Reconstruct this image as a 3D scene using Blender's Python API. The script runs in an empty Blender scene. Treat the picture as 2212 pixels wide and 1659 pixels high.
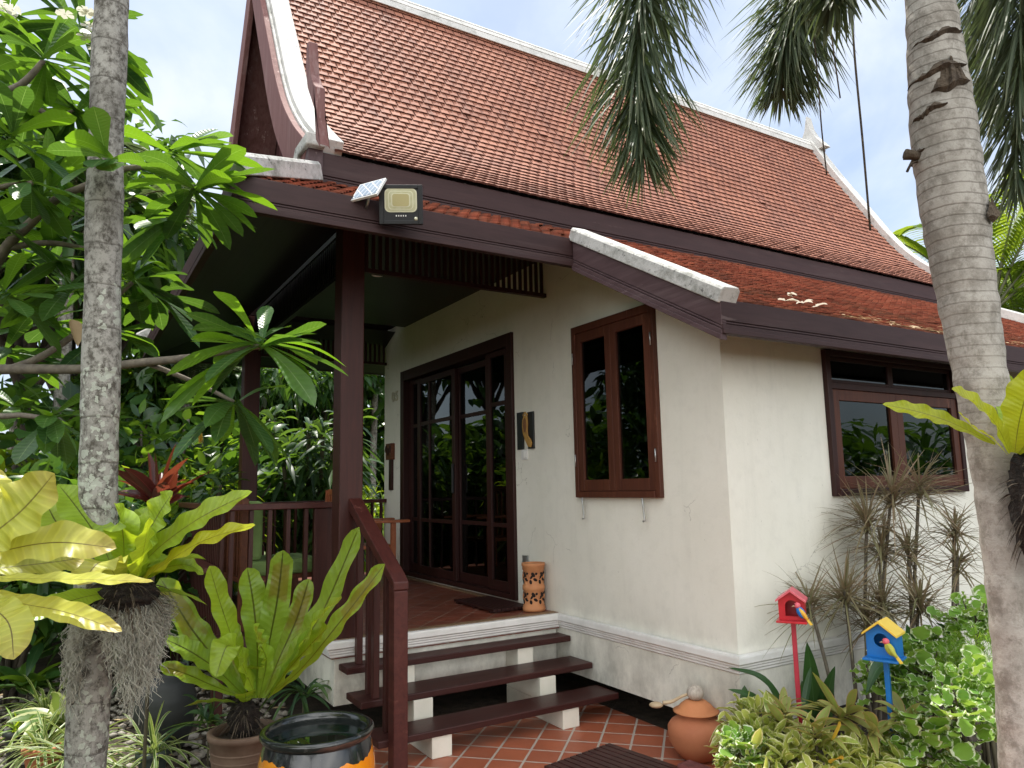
import bpy, math, random
import numpy as np
from mathutils import Matrix, Vector
random.seed(7); RNG = np.random.default_rng(11)
PI = math.pi
SC = bpy.context.scene
COL = SC.collection
GZ = -0.62                      # garden level; z = 0 is the porch floor

# ------------------------------------------------------------------ camera
F_, PITCH, ROLL, YAW = 1583.72, 0.1396, -0.0192, 0.5458
CAM = np.array([3.1592, -3.4362, 1.0])
_fw = np.array([-math.cos(YAW)*math.cos(PITCH), math.sin(YAW)*math.cos(PITCH), math.sin(PITCH)])
_r = np.array([math.sin(YAW), math.cos(YAW), 0.0]); _u = np.cross(_r, _fw)
CR = _r*math.cos(ROLL)+_u*math.sin(ROLL); CU = _u*math.cos(ROLL)-_r*math.sin(ROLL)
def at(x, y, d):
    """a place in the garden, from where it is seen and how far away it stands"""
    return CAM + d*(_fw + CR*(x-1106)/F_ + CU*(829.5-y)/F_)
def on(x, y, ax, v):
    d = _fw + CR*(x-1106)/F_ + CU*(829.5-y)/F_
    return CAM + d*(v-CAM[ax])/d[ax]
cd = bpy.data.cameras.new('camera'); co = bpy.data.objects.new('camera', cd); COL.objects.link(co)
M3 = Matrix(((CR[0], CU[0], -_fw[0]), (CR[1], CU[1], -_fw[1]), (CR[2], CU[2], -_fw[2])))
co.matrix_world = Matrix.Translation(CAM) @ M3.to_4x4()
cd.sensor_width = 36; cd.lens = 36*F_/2212; cd.clip_end = 2000; cd.clip_start = 0.05
SC.camera = co

# ------------------------------------------------------------------ materials
def _mat(name):
    m = bpy.data.materials.new(name); m.use_nodes = True
    nt = m.node_tree; nt.nodes.clear()
    return m, nt
def N(nt, t, **k):
    n = nt.nodes.new(t)
    for a, b in k.items():
        if a in n.inputs: n.inputs[a].default_value = b
        else: setattr(n, a, b)
    return n
def c4(c): return (c[0], c[1], c[2], 1)
def mixc(nt, f, a, b, mode='MIX'):
    n = nt.nodes.new('ShaderNodeMix'); n.data_type = 'RGBA'; n.blend_type = mode
    for s, v in ((n.inputs[0], f), (n.inputs[6], a), (n.inputs[7], b)):
        if hasattr(v, 'is_linked') or hasattr(v, 'links'): nt.links.new(v, s)
        elif isinstance(v, (tuple, list)): s.default_value = c4(v)
        else: s.default_value = v
    return n.outputs[2]
def ramp(nt, f, stops):
    n = nt.nodes.new('ShaderNodeValToRGB'); e = n.color_ramp.elements
    while len(e) < len(stops): e.new(0.5)
    for q, (p, c) in zip(e, stops):
        q.position = p; q.color = c4(c) if not isinstance(c, (int, float)) else (c, c, c, 1)
    nt.links.new(f, n.inputs[0]); return n.outputs[0]
def mth(nt, op, a, b=None, c=None):
    n = nt.nodes.new('ShaderNodeMath'); n.operation = op
    for i, v in enumerate((a, b, c)):
        if v is None: continue
        if hasattr(v, 'links'): nt.links.new(v, n.inputs[i])
        else: n.inputs[i].default_value = v
    return n.outputs[0]
def coords(nt, stretch=(1, 1, 1), rot=(0, 0, 0), kind='Object'):
    tc = nt.nodes.new('ShaderNodeTexCoord'); mp = nt.nodes.new('ShaderNodeMapping')
    mp.inputs['Scale'].default_value = stretch; mp.inputs['Rotation'].default_value = rot
    nt.links.new(tc.outputs[kind], mp.inputs[0]); return mp.outputs[0]
def noise(nt, v, scale, detail=5, rough=.55, out=0, dist=0):
    n = N(nt, 'ShaderNodeTexNoise', Scale=scale, Detail=detail, Roughness=rough, Distortion=dist)
    nt.links.new(v, n.inputs['Vector']); return n.outputs[out]
def bump(nt, h, strength=.3, dist=.01):
    b = N(nt, 'ShaderNodeBump', Strength=strength, Distance=dist); nt.links.new(h, b.inputs['Height']); return b.outputs[0]
def finish(nt, col, rough=.6, nrm=None, spec=.5, coat=0, metal=0):
    p = N(nt, 'ShaderNodeBsdfPrincipled'); o = N(nt, 'ShaderNodeOutputMaterial')
    if hasattr(col, 'links'): nt.links.new(col, p.inputs['Base Color'])
    else: p.inputs['Base Color'].default_value = c4(col)
    if hasattr(rough, 'links'): nt.links.new(rough, p.inputs['Roughness'])
    else: p.inputs['Roughness'].default_value = rough
    p.inputs['Specular IOR Level'].default_value = spec; p.inputs['Metallic'].default_value = metal
    p.inputs['Coat Weight'].default_value = coat; p.inputs['Coat Roughness'].default_value = .08
    if nrm: nt.links.new(nrm, p.inputs['Normal'])
    nt.links.new(p.outputs[0], o.inputs[0]); return p
def simple(name, c1, c2=None, scale=6, rough=.6, bmp=0, bs=40, stretch=(1, 1, 1), spec=.5, coat=0, metal=0, lo=.35, hi=.65, bd=.005):
    m, nt = _mat(name); v = coords(nt, stretch)
    col = c1 if c2 is None else mixc(nt, ramp(nt, noise(nt, v, scale), [(lo, 0.0), (hi, 1.0)]), c1, c2)
    nr = bump(nt, noise(nt, v, bs), bmp, bd) if bmp else None
    finish(nt, col, rough, nr, spec, coat, metal); return m

def stucco():
    m, nt = _mat('cream_stucco'); v = coords(nt)
    big = noise(nt, v, 1.3, 6, .6); fine = noise(nt, v, 9, 6, .65)
    c = mixc(nt, ramp(nt, big, [(.35, 0.0), (.7, 1.0)]), (.82, .81, .735), (.75, .74, .655))
    c = mixc(nt, ramp(nt, fine, [(.5, 0.0), (.8, .22)]), c, (.50, .49, .44))
    # grime and damp stains near the bottom of the wall and below the sills
    sep = N(nt, 'ShaderNodeSeparateXYZ'); nt.links.new(v, sep.inputs[0])
    low = mth(nt, 'MULTIPLY', mth(nt, 'SUBTRACT', .25, sep.outputs[2]), 1.2)
    low = mth(nt, 'MINIMUM', mth(nt, 'MAXIMUM', low, 0.0), 1.0)
    st = ramp(nt, noise(nt, coords(nt, (1, 1, .6)), 3.2, 8, .7), [(.40, 0.0), (.66, 1.0)])
    c = mixc(nt, mth(nt, 'MULTIPLY', st, mth(nt, 'MULTIPLY', low, .95)), c, (.20, .195, .17))
    st2 = ramp(nt, noise(nt, coords(nt, (3, 3, .35)), 2.4, 7, .7), [(.52, 0.0), (.8, .16)])
    c = mixc(nt, st2, c, (.42, .42, .38))
    vo = nt.nodes.new('ShaderNodeTexVoronoi'); vo.feature = 'DISTANCE_TO_EDGE'; vo.inputs['Scale'].default_value = 1.5
    dn_ = N(nt, 'ShaderNodeTexNoise', Scale=5.0, Detail=5.0); nt.links.new(v, dn_.inputs['Vector']); ad = nt.nodes.new('ShaderNodeVectorMath'); ad.operation = 'MULTIPLY_ADD'; ad.inputs[1].default_value = (.3, .3, .3)
    nt.links.new(dn_.outputs[1], ad.inputs[0]); nt.links.new(v, ad.inputs[2]); nt.links.new(ad.outputs[0], vo.inputs['Vector'])
    ck = mth(nt, 'MULTIPLY', mth(nt, 'LESS_THAN', vo.outputs['Distance'], .0035), mth(nt, 'GREATER_THAN', noise(nt, v, 1.1, 2), .56)); c = mixc(nt, mth(nt, 'MULTIPLY', ck, .45), c, (.3, .29, .25))
    sp = ramp(nt, noise(nt, coords(nt, (1, 1, .8)), 34, 3, .5), [(.72, 0.0), (.76, .4)]); c = mixc(nt, sp, c, (.33, .33, .29))
    nr = bump(nt, noise(nt, v, 55, 6, .6), .25, .004); finish(nt, c, .75, nr, .3); return m
def wood(name, c1, c2, axis='z', rough=.42, worn=None, planks=0, pax='x', bmp=.25, coat=0):
    m, nt = _mat(name)
    s = {'x': (1.2, 14, 14), 'y': (14, 1.2, 14), 'z': (14, 14, 1.2)}[axis]
    v = coords(nt, s); g = noise(nt, v, 2.2, 8, .62, 0, .6)
    c = mixc(nt, ramp(nt, g, [(.3, 0.0), (.72, 1.0)]), c1, c2)
    if worn:
        w = ramp(nt, noise(nt, coords(nt, tuple(.35*q for q in s)), 1.7, 7, .7), [(.55, 0.0), (.78, .75)])
        c = mixc(nt, w, c, worn); pe = ramp(nt, noise(nt, coords(nt, tuple(.22*q for q in s)), 3.4, 9, .75), [(.62, 0.0), (.66, .7)]); c = mixc(nt, pe, c, tuple(min(.5, 1.4*q+.01) for q in worn))
    h = g
    if planks:
        sep = N(nt, 'ShaderNodeSeparateXYZ'); nt.links.new(coords(nt), sep.inputs[0])
        q = sep.outputs['xyz'.index(pax)]
        fr = mth(nt, 'FRACT', mth(nt, 'MULTIPLY', q, planks))
        gr = mth(nt, 'GREATER_THAN', mth(nt, 'ABSOLUTE', mth(nt, 'SUBTRACT', fr, .5)), .45)
        c = mixc(nt, mth(nt, 'MULTIPLY', gr, .8), c, (.004, .003, .003))
        h = mth(nt, 'SUBTRACT', g, mth(nt, 'MULTIPLY', gr, 2.0))
    finish(nt, c, min(.75, rough+.10), bump(nt, h, bmp, .004), .32, coat); return m
def tilemat(name, size, c1, c2, grout, rot=45, mortar=.02, off=(0, 0)):
    m, nt = _mat(name)
    v = coords(nt, (1, 1, 1), (0, 0, math.radians(rot)))
    mp = nt.nodes.new('ShaderNodeMapping'); mp.inputs['Location'].default_value = (off[0], off[1], 0); nt.links.new(v, mp.inputs[0])
    b = nt.nodes.new('ShaderNodeTexBrick'); b.offset = 0; b.squash = 1
    for k, q in (('Scale', 1.0), ('Mortar Size', mortar*size*.5), ('Brick Width', size), ('Row Height', size), ('Mortar Smooth', .1), ('Bias', 0)): b.inputs[k].default_value = q
    b.inputs['Color1'].default_value = c4(c1); b.inputs['Color2'].default_value = c4(c2); b.inputs['Mortar'].default_value = c4(grout)
    nt.links.new(mp.outputs[0], b.inputs[0])
    vv = coords(nt); g = noise(nt, vv, 5, 7, .65)
    c = mixc(nt, ramp(nt, g, [(.3, .55), (.7, 0.0)]), b.outputs[0], tuple(.55*q for q in c1))
    c = mixc(nt, b.outputs['Fac'], c, mixc(nt, g, grout, tuple(.6*q for q in grout)))
    h = mth(nt, 'SUBTRACT', mth(nt, 'MULTIPLY', g, .35), b.outputs['Fac'])
    rg = ramp(nt, g, [(.3, .32), (.75, .6)])
    finish(nt, c, rg, bump(nt, h, .5, .004), .5); return m
def rooftile(name, stops, grime, rough=.55, moss=None):
    """fired clay: each tile has its own tone (attribute rnd), plus weather stains"""
    m, nt = _mat(name); a = N(nt, 'ShaderNodeAttribute', attribute_name='rnd')
    c = ramp(nt, a.outputs['Fac'], stops); v = coords(nt); sp_ = .22
    g = ramp(nt, noise(nt, v, 2.0, 7, .65), [(.45, 0.0), (.8, .55)]); c = mixc(nt, g, c, grime)
    f = ramp(nt, noise(nt, v, 38, 4, .6), [(.45, 0.0), (.85, .45)]); c = mixc(nt, f, c, grime)
    stn = ramp(nt, noise(nt, coords(nt, (.5, 3.2, .5)), 2.2, 6, .65), [(.5, 0.0), (.72, .5)]); c = mixc(nt, stn, c, tuple(.6*q for q in grime))
    lc_ = ramp(nt, noise(nt, v, 21, 3, .5), [(.72, 0.0), (.76, .3)]); c = mixc(nt, lc_, c, (.42, .36, .31))
    if moss:
        mm = ramp(nt, noise(nt, coords(nt, (1, .7, 1)), 2.6, 8, .72), [(.5, 0.0), (.68, .8)])
        sep = N(nt, 'ShaderNodeSeparateXYZ'); nt.links.new(coords(nt), sep.inputs[0])
        lo = mth(nt, 'MINIMUM', mth(nt, 'MAXIMUM', mth(nt, 'MULTIPLY', mth(nt, 'ADD', sep.outputs[0], .9), 1.0), 0.0), 1.0)
        c = mixc(nt, mth(nt, 'MULTIPLY', mm, lo), c, moss)
    finish(nt, c, rough, bump(nt, noise(nt, v, 60, 3), .2, .003), sp_); return m
def mortar(name, dirt=.8):
    m, nt = _mat(name); v = coords(nt)
    c = mixc(nt, noise(nt, v, 3, 6), (.62, .61, .59), (.5, .5, .48))
    d = ramp(nt, noise(nt, v, 7, 9, .75), [(.45, 0.0), (.68, dirt)]); c = mixc(nt, d, c, (.11, .115, .085))
    k = ramp(nt, noise(nt, v, 26, 6, .7), [(.58, 0.0), (.66, dirt)]); c = mixc(nt, k, c, (.04, .04, .035))
    finish(nt, c, .85, bump(nt, noise(nt, v, 30, 8, .7), .5, .01), .2); return m
def glass(name, tint=.30, refl=1.0):
    m, nt = _mat(name)
    t = N(nt, 'ShaderNodeBsdfTransparent'); t.inputs[0].default_value = (tint*.9, tint, tint*.97, 1)
    g = N(nt, 'ShaderNodeBsdfGlossy', Roughness=.012); g.inputs[0].default_value = (.9, .95, .93, 1)
    fr = N(nt, 'ShaderNodeFresnel', IOR=1.5)
    b = bump(nt, noise(nt, coords(nt), 2.2, 2), .03, .02); nt.links.new(b, g.inputs['Normal'])
    x = N(nt, 'ShaderNodeMixShader'); nt.links.new(mth(nt, 'MULTIPLY', fr.outputs[0], refl), x.inputs[0])
    nt.links.new(t.outputs[0], x.inputs[1]); nt.links.new(g.outputs[0], x.inputs[2])
    o = N(nt, 'ShaderNodeOutputMaterial'); nt.links.new(x.outputs[0], o.inputs[0]); return m
def leafmat(name, c1, c2, tr=None, rough=.38, rib=None, ribw=.05, margin=None, mw=.2, trans=.42, tip=None, stripes=0, spots=None, spec=.5, veins=0, sori=None, vary=False):
    m, nt = _mat(name); a = N(nt, 'ShaderNodeAttribute', attribute_name='rnd')
    uv = N(nt, 'ShaderNodeUVMap', uv_map='UVMap'); sep = N(nt, 'ShaderNodeSeparateXYZ'); nt.links.new(uv.outputs[0], sep.inputs[0])
    au = mth(nt, 'MULTIPLY', mth(nt, 'ABSOLUTE', mth(nt, 'SUBTRACT', sep.outputs[0], .5)), 2.0)
    c = mixc(nt, a.outputs['Fac'], c1, c2); nz = noise(nt, coords(nt), 14, 4)
    c = mixc(nt, ramp(nt, nz, [(.3, 0.0), (.8, .35)]), c, tuple(.6*q for q in c1))
    if tip:
        c = mixc(nt, ramp(nt, mth(nt, 'ADD', sep.outputs[1], mth(nt, 'MULTIPLY', mth(nt, 'SUBTRACT', nz, .5), .5)), [(.72, 0.0), (1.0, 1.0)]), c, tip)
    if stripes:
        s = mth(nt, 'GREATER_THAN', mth(nt, 'FRACT', mth(nt, 'MULTIPLY', au, stripes)), .6); c = mixc(nt, mth(nt, 'MULTIPLY', s, .8), c, margin)
    elif margin:
        mm = mth(nt, 'GREATER_THAN', mth(nt, 'ADD', au, mth(nt, 'MULTIPLY', mth(nt, 'SUBTRACT', noise(nt, coords(nt), 60, 3), .5), .5)), 1-mw); c = mixc(nt, mm, c, margin)
    if spots:
        sp = ramp(nt, noise(nt, coords(nt), 6.5, 5, .6), [(.64, 0.0), (.7, .9)]); c = mixc(nt, sp, c, spots)
    h = None
    if veins:
        w = mth(nt, 'SINE', mth(nt, 'MULTIPLY', mth(nt, 'SUBTRACT', sep.outputs[1], mth(nt, 'MULTIPLY', au, .05)), veins)); h = bump(nt, w, .18, .004)
        c = mixc(nt, ramp(nt, w, [(.5, 0.0), (1.0, .16)]), c, tuple(min(1, 1.6*q) for q in c2))
    if sori:
        sv = ramp(nt, mth(nt, 'ADD', sep.outputs[1], mth(nt, 'MULTIPLY', mth(nt, 'SUBTRACT', nz, .5), .5)), [(.60, 0.0), (.68, 1.0), (.90, 1.0), (.97, 0.0)])
        c = mixc(nt, mth(nt, 'MULTIPLY', mth(nt, 'MULTIPLY', sv, mth(nt, 'LESS_THAN', au, .72)), mth(nt, 'GREATER_THAN', a.outputs['Fac'], .35)), c, sori)
    if rib: c = mixc(nt, mth(nt, 'LESS_THAN', au, ribw), c, rib)
    p = N(nt, 'ShaderNodeBsdfPrincipled', Roughness=rough); p.inputs['Specular IOR Level'].default_value = spec
    nt.links.new(c, p.inputs['Base Color'])
    if h: nt.links.new(h, p.inputs['Normal'])
    t = N(nt, 'ShaderNodeBsdfTranslucent')
    if tr: nt.links.new(mixc(nt, ramp(nt, a.outputs['Fac'], [(.1, .30), (.9, .85)]) if vary else .72, c, tr), t.inputs[0])
    else: nt.links.new(c, t.inputs[0])
    x = N(nt, 'ShaderNodeMixShader'); x.inputs[0].default_value = trans
    nt.links.new(p.outputs[0], x.inputs[1]); nt.links.new(t.outputs[0], x.inputs[2])
    o = N(nt, 'ShaderNodeOutputMaterial'); nt.links.new(x.outputs[0], o.inputs[0]); return m
def bark(name, c1, c2, dark, ring=0, lichen=None, rs=1.0):
    m, nt = _mat(name); v = coords(nt); 
    c = mixc(nt, noise(nt, coords(nt, (6, 6, 2)), 3, 8, .7), c1, c2)
    d = ramp(nt, noise(nt, coords(nt, (1, 1, .8)), 16*rs, 9, .75), [(.46, 0.0), (.60, .9)]); c = mixc(nt, d, c, dark); d2 = ramp(nt, noise(nt, coords(nt, (1, 1, .7)), 5, 6, .7), [(.48, 0.0), (.66, .6)]); c = mixc(nt, d2, c, dark)
    h = noise(nt, v, 45, 8, .7)
    if ring:
        sep = N(nt, 'ShaderNodeSeparateXYZ'); nt.links.new(v, sep.inputs[0])
        z = mth(nt, 'ADD', sep.outputs[2], mth(nt, 'MULTIPLY', noise(nt, coords(nt, (2.5, 2.5, 1)), 2.0, 2), .035 if ring > 10 else .05))
        fr = mth(nt, 'FRACT', mth(nt, 'MULTIPLY', z, ring)); g = ramp(nt, fr, [(.0, 1.0), (.05 if ring < 10 else .16, 0.0)])
        up = ramp(nt, mth(nt, 'MULTIPLY', mth(nt, 'ADD', sep.outputs[2], mth(nt, 'MULTIPLY', noise(nt, v, 3, 3), .8)), .4), [(.45, .04), (1.0, .55)]) if ring > 10 else .7
        c = mixc(nt, mth(nt, 'MULTIPLY', g, up), c, tuple(.35*q for q in c1)); h = mth(nt, 'SUBTRACT', h, mth(nt, 'MULTIPLY', g, up))
    if lichen:
        for sc_, th, cc in ((17, .30, lichen), (31, .33, tuple(1.12*q for q in lichen))):
            vo = nt.nodes.new('ShaderNodeTexVoronoi'); vo.inputs['Scale'].default_value = sc_
            dv = nt.nodes.new('ShaderNodeVectorMath'); dv.operation = 'ADD'
            nn = N(nt, 'ShaderNodeTexNoise', Scale=34.0, Detail=4.0); nt.links.new(v, nn.inputs['Vector'])
            ml = nt.nodes.new('ShaderNodeVectorMath'); ml.operation = 'SCALE'; ml.inputs[3].default_value = .05
            nt.links.new(nn.outputs[1], ml.inputs[0]); nt.links.new(v, dv.inputs[0]); nt.links.new(ml.outputs[0], dv.inputs[1]); nt.links.new(dv.outputs[0], vo.inputs['Vector'])
            blob = mth(nt, 'LESS_THAN', vo.outputs['Distance'], th); sz = N(nt, 'ShaderNodeSeparateXYZ'); nt.links.new(v, sz.inputs[0]); pick = mth(nt, 'GREATER_THAN', mth(nt, 'SUBTRACT', noise(nt, v, 2.6, 3), mth(nt, 'MULTIPLY', mth(nt, 'MAXIMUM', mth(nt, 'SUBTRACT', sz.outputs[2], 1.0), 0.0), .12)), .45)
            rim = ramp(nt, vo.outputs['Distance'], [(.0, .75), (.3, 1.0)])
            c = mixc(nt, mth(nt, 'MULTIPLY', mth(nt, 'MULTIPLY', blob, pick), mth(nt, 'MULTIPLY', rim, .8)), c, cc)
    finish(nt, c, .9, bump(nt, h, .6, .008), .15); return m

MT = {}
MT['stucco'] = stucco()
MT['trim'] = simple('white_moulding', (.80, .80, .79), (.68, .68, .66), 5, .6, .15, 40)
MT['block'] = simple('cream_block', (.76, .73, .64), (.66, .64, .55), 6, .7, .2, 40)
MT['redwood'] = wood('red_brown_wood', (.036, .0105, .009), (.066, .018, .014), 'z', .36, (.10, .034, .026), bmp=.15)
MT['rail'] = wood('red_brown_rail', (.052, .0135, .0115), (.088, .024, .019), 'x', .33, (.12, .042, .034), bmp=.15)
MT['tread'] = wood('stair_wood', (.032, .0095, .0085), (.052, .016, .0135), 'y', .30, (.10, .035, .028), bmp=.12)
MT['sash'] = wood('casement_wood', (.062, .019, .012), (.105, .034, .018), 'z', .35, (.19, .07, .04), bmp=.18)
MT['sashd'] = wood('door_wood', (.022, .0065, .006), (.038, .011, .009), 'z', .38, None, bmp=.12)
MT['fascia'] = wood('fascia_wood', (.034, .0155, .016), (.055, .027, .027), 'y', .5, (.085, .058, .056), bmp=.2)
MT['fasciax'] = wood('fascia_wood_x', (.034, .0155, .016), (.055, .027, .027), 'x', .5, (.095, .068, .066), bmp=.2)
MT['verge'] = wood('verge_wood', (.060, .033, .036), (.10, .062, .066), 'x', .45, (.17, .125, .125), bmp=.2)
MT['barge'] = wood('weathered_bargeboard', (.125, .05, .046), (.21, .105, .098), 'z', .7, (.32, .23, .22), bmp=.35)
MT['gable'] = wood('gable_planks', (.055, .020, .022), (.10, .036, .036), 'z', .6, (.13, .07, .065), planks=7, pax='x')
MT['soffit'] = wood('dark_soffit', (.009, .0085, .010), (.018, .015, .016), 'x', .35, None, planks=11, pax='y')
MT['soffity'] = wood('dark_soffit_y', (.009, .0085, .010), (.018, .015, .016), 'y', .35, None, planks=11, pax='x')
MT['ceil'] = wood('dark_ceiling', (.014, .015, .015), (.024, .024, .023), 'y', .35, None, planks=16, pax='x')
MT['uptile'] = rooftile('roof_tile_red', [(0, (.25, .096, .058)), (.3, (.285, .112, .068)), (.65, (.33, .138, .086)), (.95, (.305, .122, .076)), (1, (.22, .085, .056))], (.13, .065, .055), .68)
MT['lotile'] = rooftile('roof_tile_orange', [(0, (.21, .062, .038)), (.4, (.31, .098, .058)), (.8, (.39, .14, .082)), (1, (.17, .07, .048))], (.13, .06, .042), .75, (.075, .055, .032))
MT['nose'] = simple('shadow_tile_edge', (.075, .030, .022), (.12, .048, .034), 20, .95)  # dark edge colour paints in the shadow line below each tile course
MT['under'] = simple('roof_underlay', (.03, .012, .01), None, rough=.9)
MT['mortar'] = mortar('white_mortar', .75); MT['mortarw'] = mortar('white_ridge', .35)
MT['glass'] = glass('window_glass', .30, 1.0); MT['glassd'] = glass('door_glass', .22, 1.0)
MT['interior'] = simple('interior_paint', (.30, .29, .26), rough=.8)
MT['curtain'] = simple('curtain_cloth', (.30, .34, .27), (.22, .26, .2), 8, .8, 0, 40, (20, 1, .3))
MT['patio'] = tilemat('terracotta_floor', .2, (.46, .135, .066), (.36, .10, .05), (.56, .49, .43), 45, .075, (.05, .07))
MT['porch'] = tilemat('porch_floor', .2, (.21, .055, .030), (.165, .044, .025), (.30, .20, .15), 45, .05)
MT['mosaic'] = tilemat('mosaic_border', .022, (.36, .22, .12), (.20, .12, .06), (.3, .22, .15), 0, .1)
MT['soil'] = simple('garden_soil', (.035, .026, .018), (.075, .055, .038), 12, .95, .8, 60, bd=.02)
MT['grey_metal'] = simple('galvanised_metal', (.45, .46, .46), None, rough=.4, metal=.9)
MT['black'] = simple('black_plastic', (.012, .013, .015), None, rough=.4)
MT['potblack'] = simple('black_pot', (.018, .021, .022), (.03, .034, .034), 8, .5, .1)
MT['terra'] = simple('terracotta', (.50, .185, .085), (.40, .135, .062), 5, .75, .25, 60, lo=.3, hi=.7)
MT['terral'] = simple('terracotta_lid', (.60, .25, .10), (.52, .19, .08), 5, .75, .2, 60)
MT['husk'] = simple('pale_husk', (.55, .50, .43), (.36, .31, .26), 6, .9, .6, 30, (14, 14, 1.5))
MT['palewood'] = simple('pale_wood', (.55, .44, .29), (.42, .31, .19), 10, .6)
MT['lant'] = simple('pierced_clay', (.56, .25, .105), (.47, .19, .08), 9, .7, .2, 70)
MT['dark'] = simple('dark_hollow', (.012, .006, .004), None, rough=.9)
MT['brownpot'] = simple('brown_pot', (.125, .074, .048), (.185, .12, .082), 9, .7, .25, 50)
MT['red'] = simple('red_paint', (.52, .012, .022), (.44, .010, .02), 12, .35)
MT['pink'] = simple('pale_red_roof', (.72, .17, .20), (.6, .10, .13), 9, .4)
MT['redpole'] = simple('crimson_pole', (.44, .025, .05), (.36, .02, .04), 9, .4)
MT['blue'] = simple('blue_paint', (.008, .17, .52), (.006, .14, .45), 12, .4)
MT['yellow'] = simple('yellow_paint', (.82, .58, .07), (.74, .50, .06), 9, .45)
MT['white'] = simple('white_paint', (.78, .78, .76), None, rough=.4)
MT['cush'] = simple('green_cushion', (.20, .31, .10), (.16, .25, .08), 10, .85, .2, 120)
MT['chair'] = wood('chair_wood', (.09, .03, .016), (.17, .055, .025), 'x', .4)
MT['chairo'] = wood('orange_wood', (.26, .075, .028), (.34, .11, .045), 'x', .35)
MT['brick'] = simple('dark_red_brick', (.19, .055, .05), (.12, .035, .032), 16, .9, .9, 90, bd=.01)
MT['moss'] = simple('hanging_moss', (.33, .32, .265), (.46, .445, .37), 14, .95)
MT['root'] = simple('dark_root_ball', (.010, .007, .005), (.028, .018, .012), 40, .95, 1, 60, bd=.03)

# ------------------------------------------------------------------ objects
def tag(o, label=None, cat=None, group=None, kind=None):
    if label: o['label'] = label
    if cat: o['category'] = cat
    if group: o['group'] = group
    if kind: o['kind'] = kind
    return o
def thing(name, loc, label, cat, group=None, rz=0):
    o = bpy.data.objects.new(name, None); COL.objects.link(o); o.location = tuple(loc); o.rotation_euler = (0, 0, rz)
    o.empty_display_size = .1
    return tag(o, label, cat, group)
def link(name, me, mats, parent=None, world=True):
    o = bpy.data.objects.new(name, me); COL.objects.link(o)
    for m in (mats if isinstance(mats, (list, tuple)) else [mats]): me.materials.append(MT[m] if isinstance(m, str) else m)
    if parent:
        o.parent = parent
        if world:
            mt = Matrix.Identity(4); p = parent
            while p: mt = (Matrix.Translation(p.location) @ p.rotation_euler.to_matrix().to_4x4()) @ mt if p.type == 'EMPTY' else mt; p = p.parent
            o.matrix_parent_inverse = mt.inverted() if parent.type == 'EMPTY' else Matrix.Identity(4)
    return o
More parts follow.
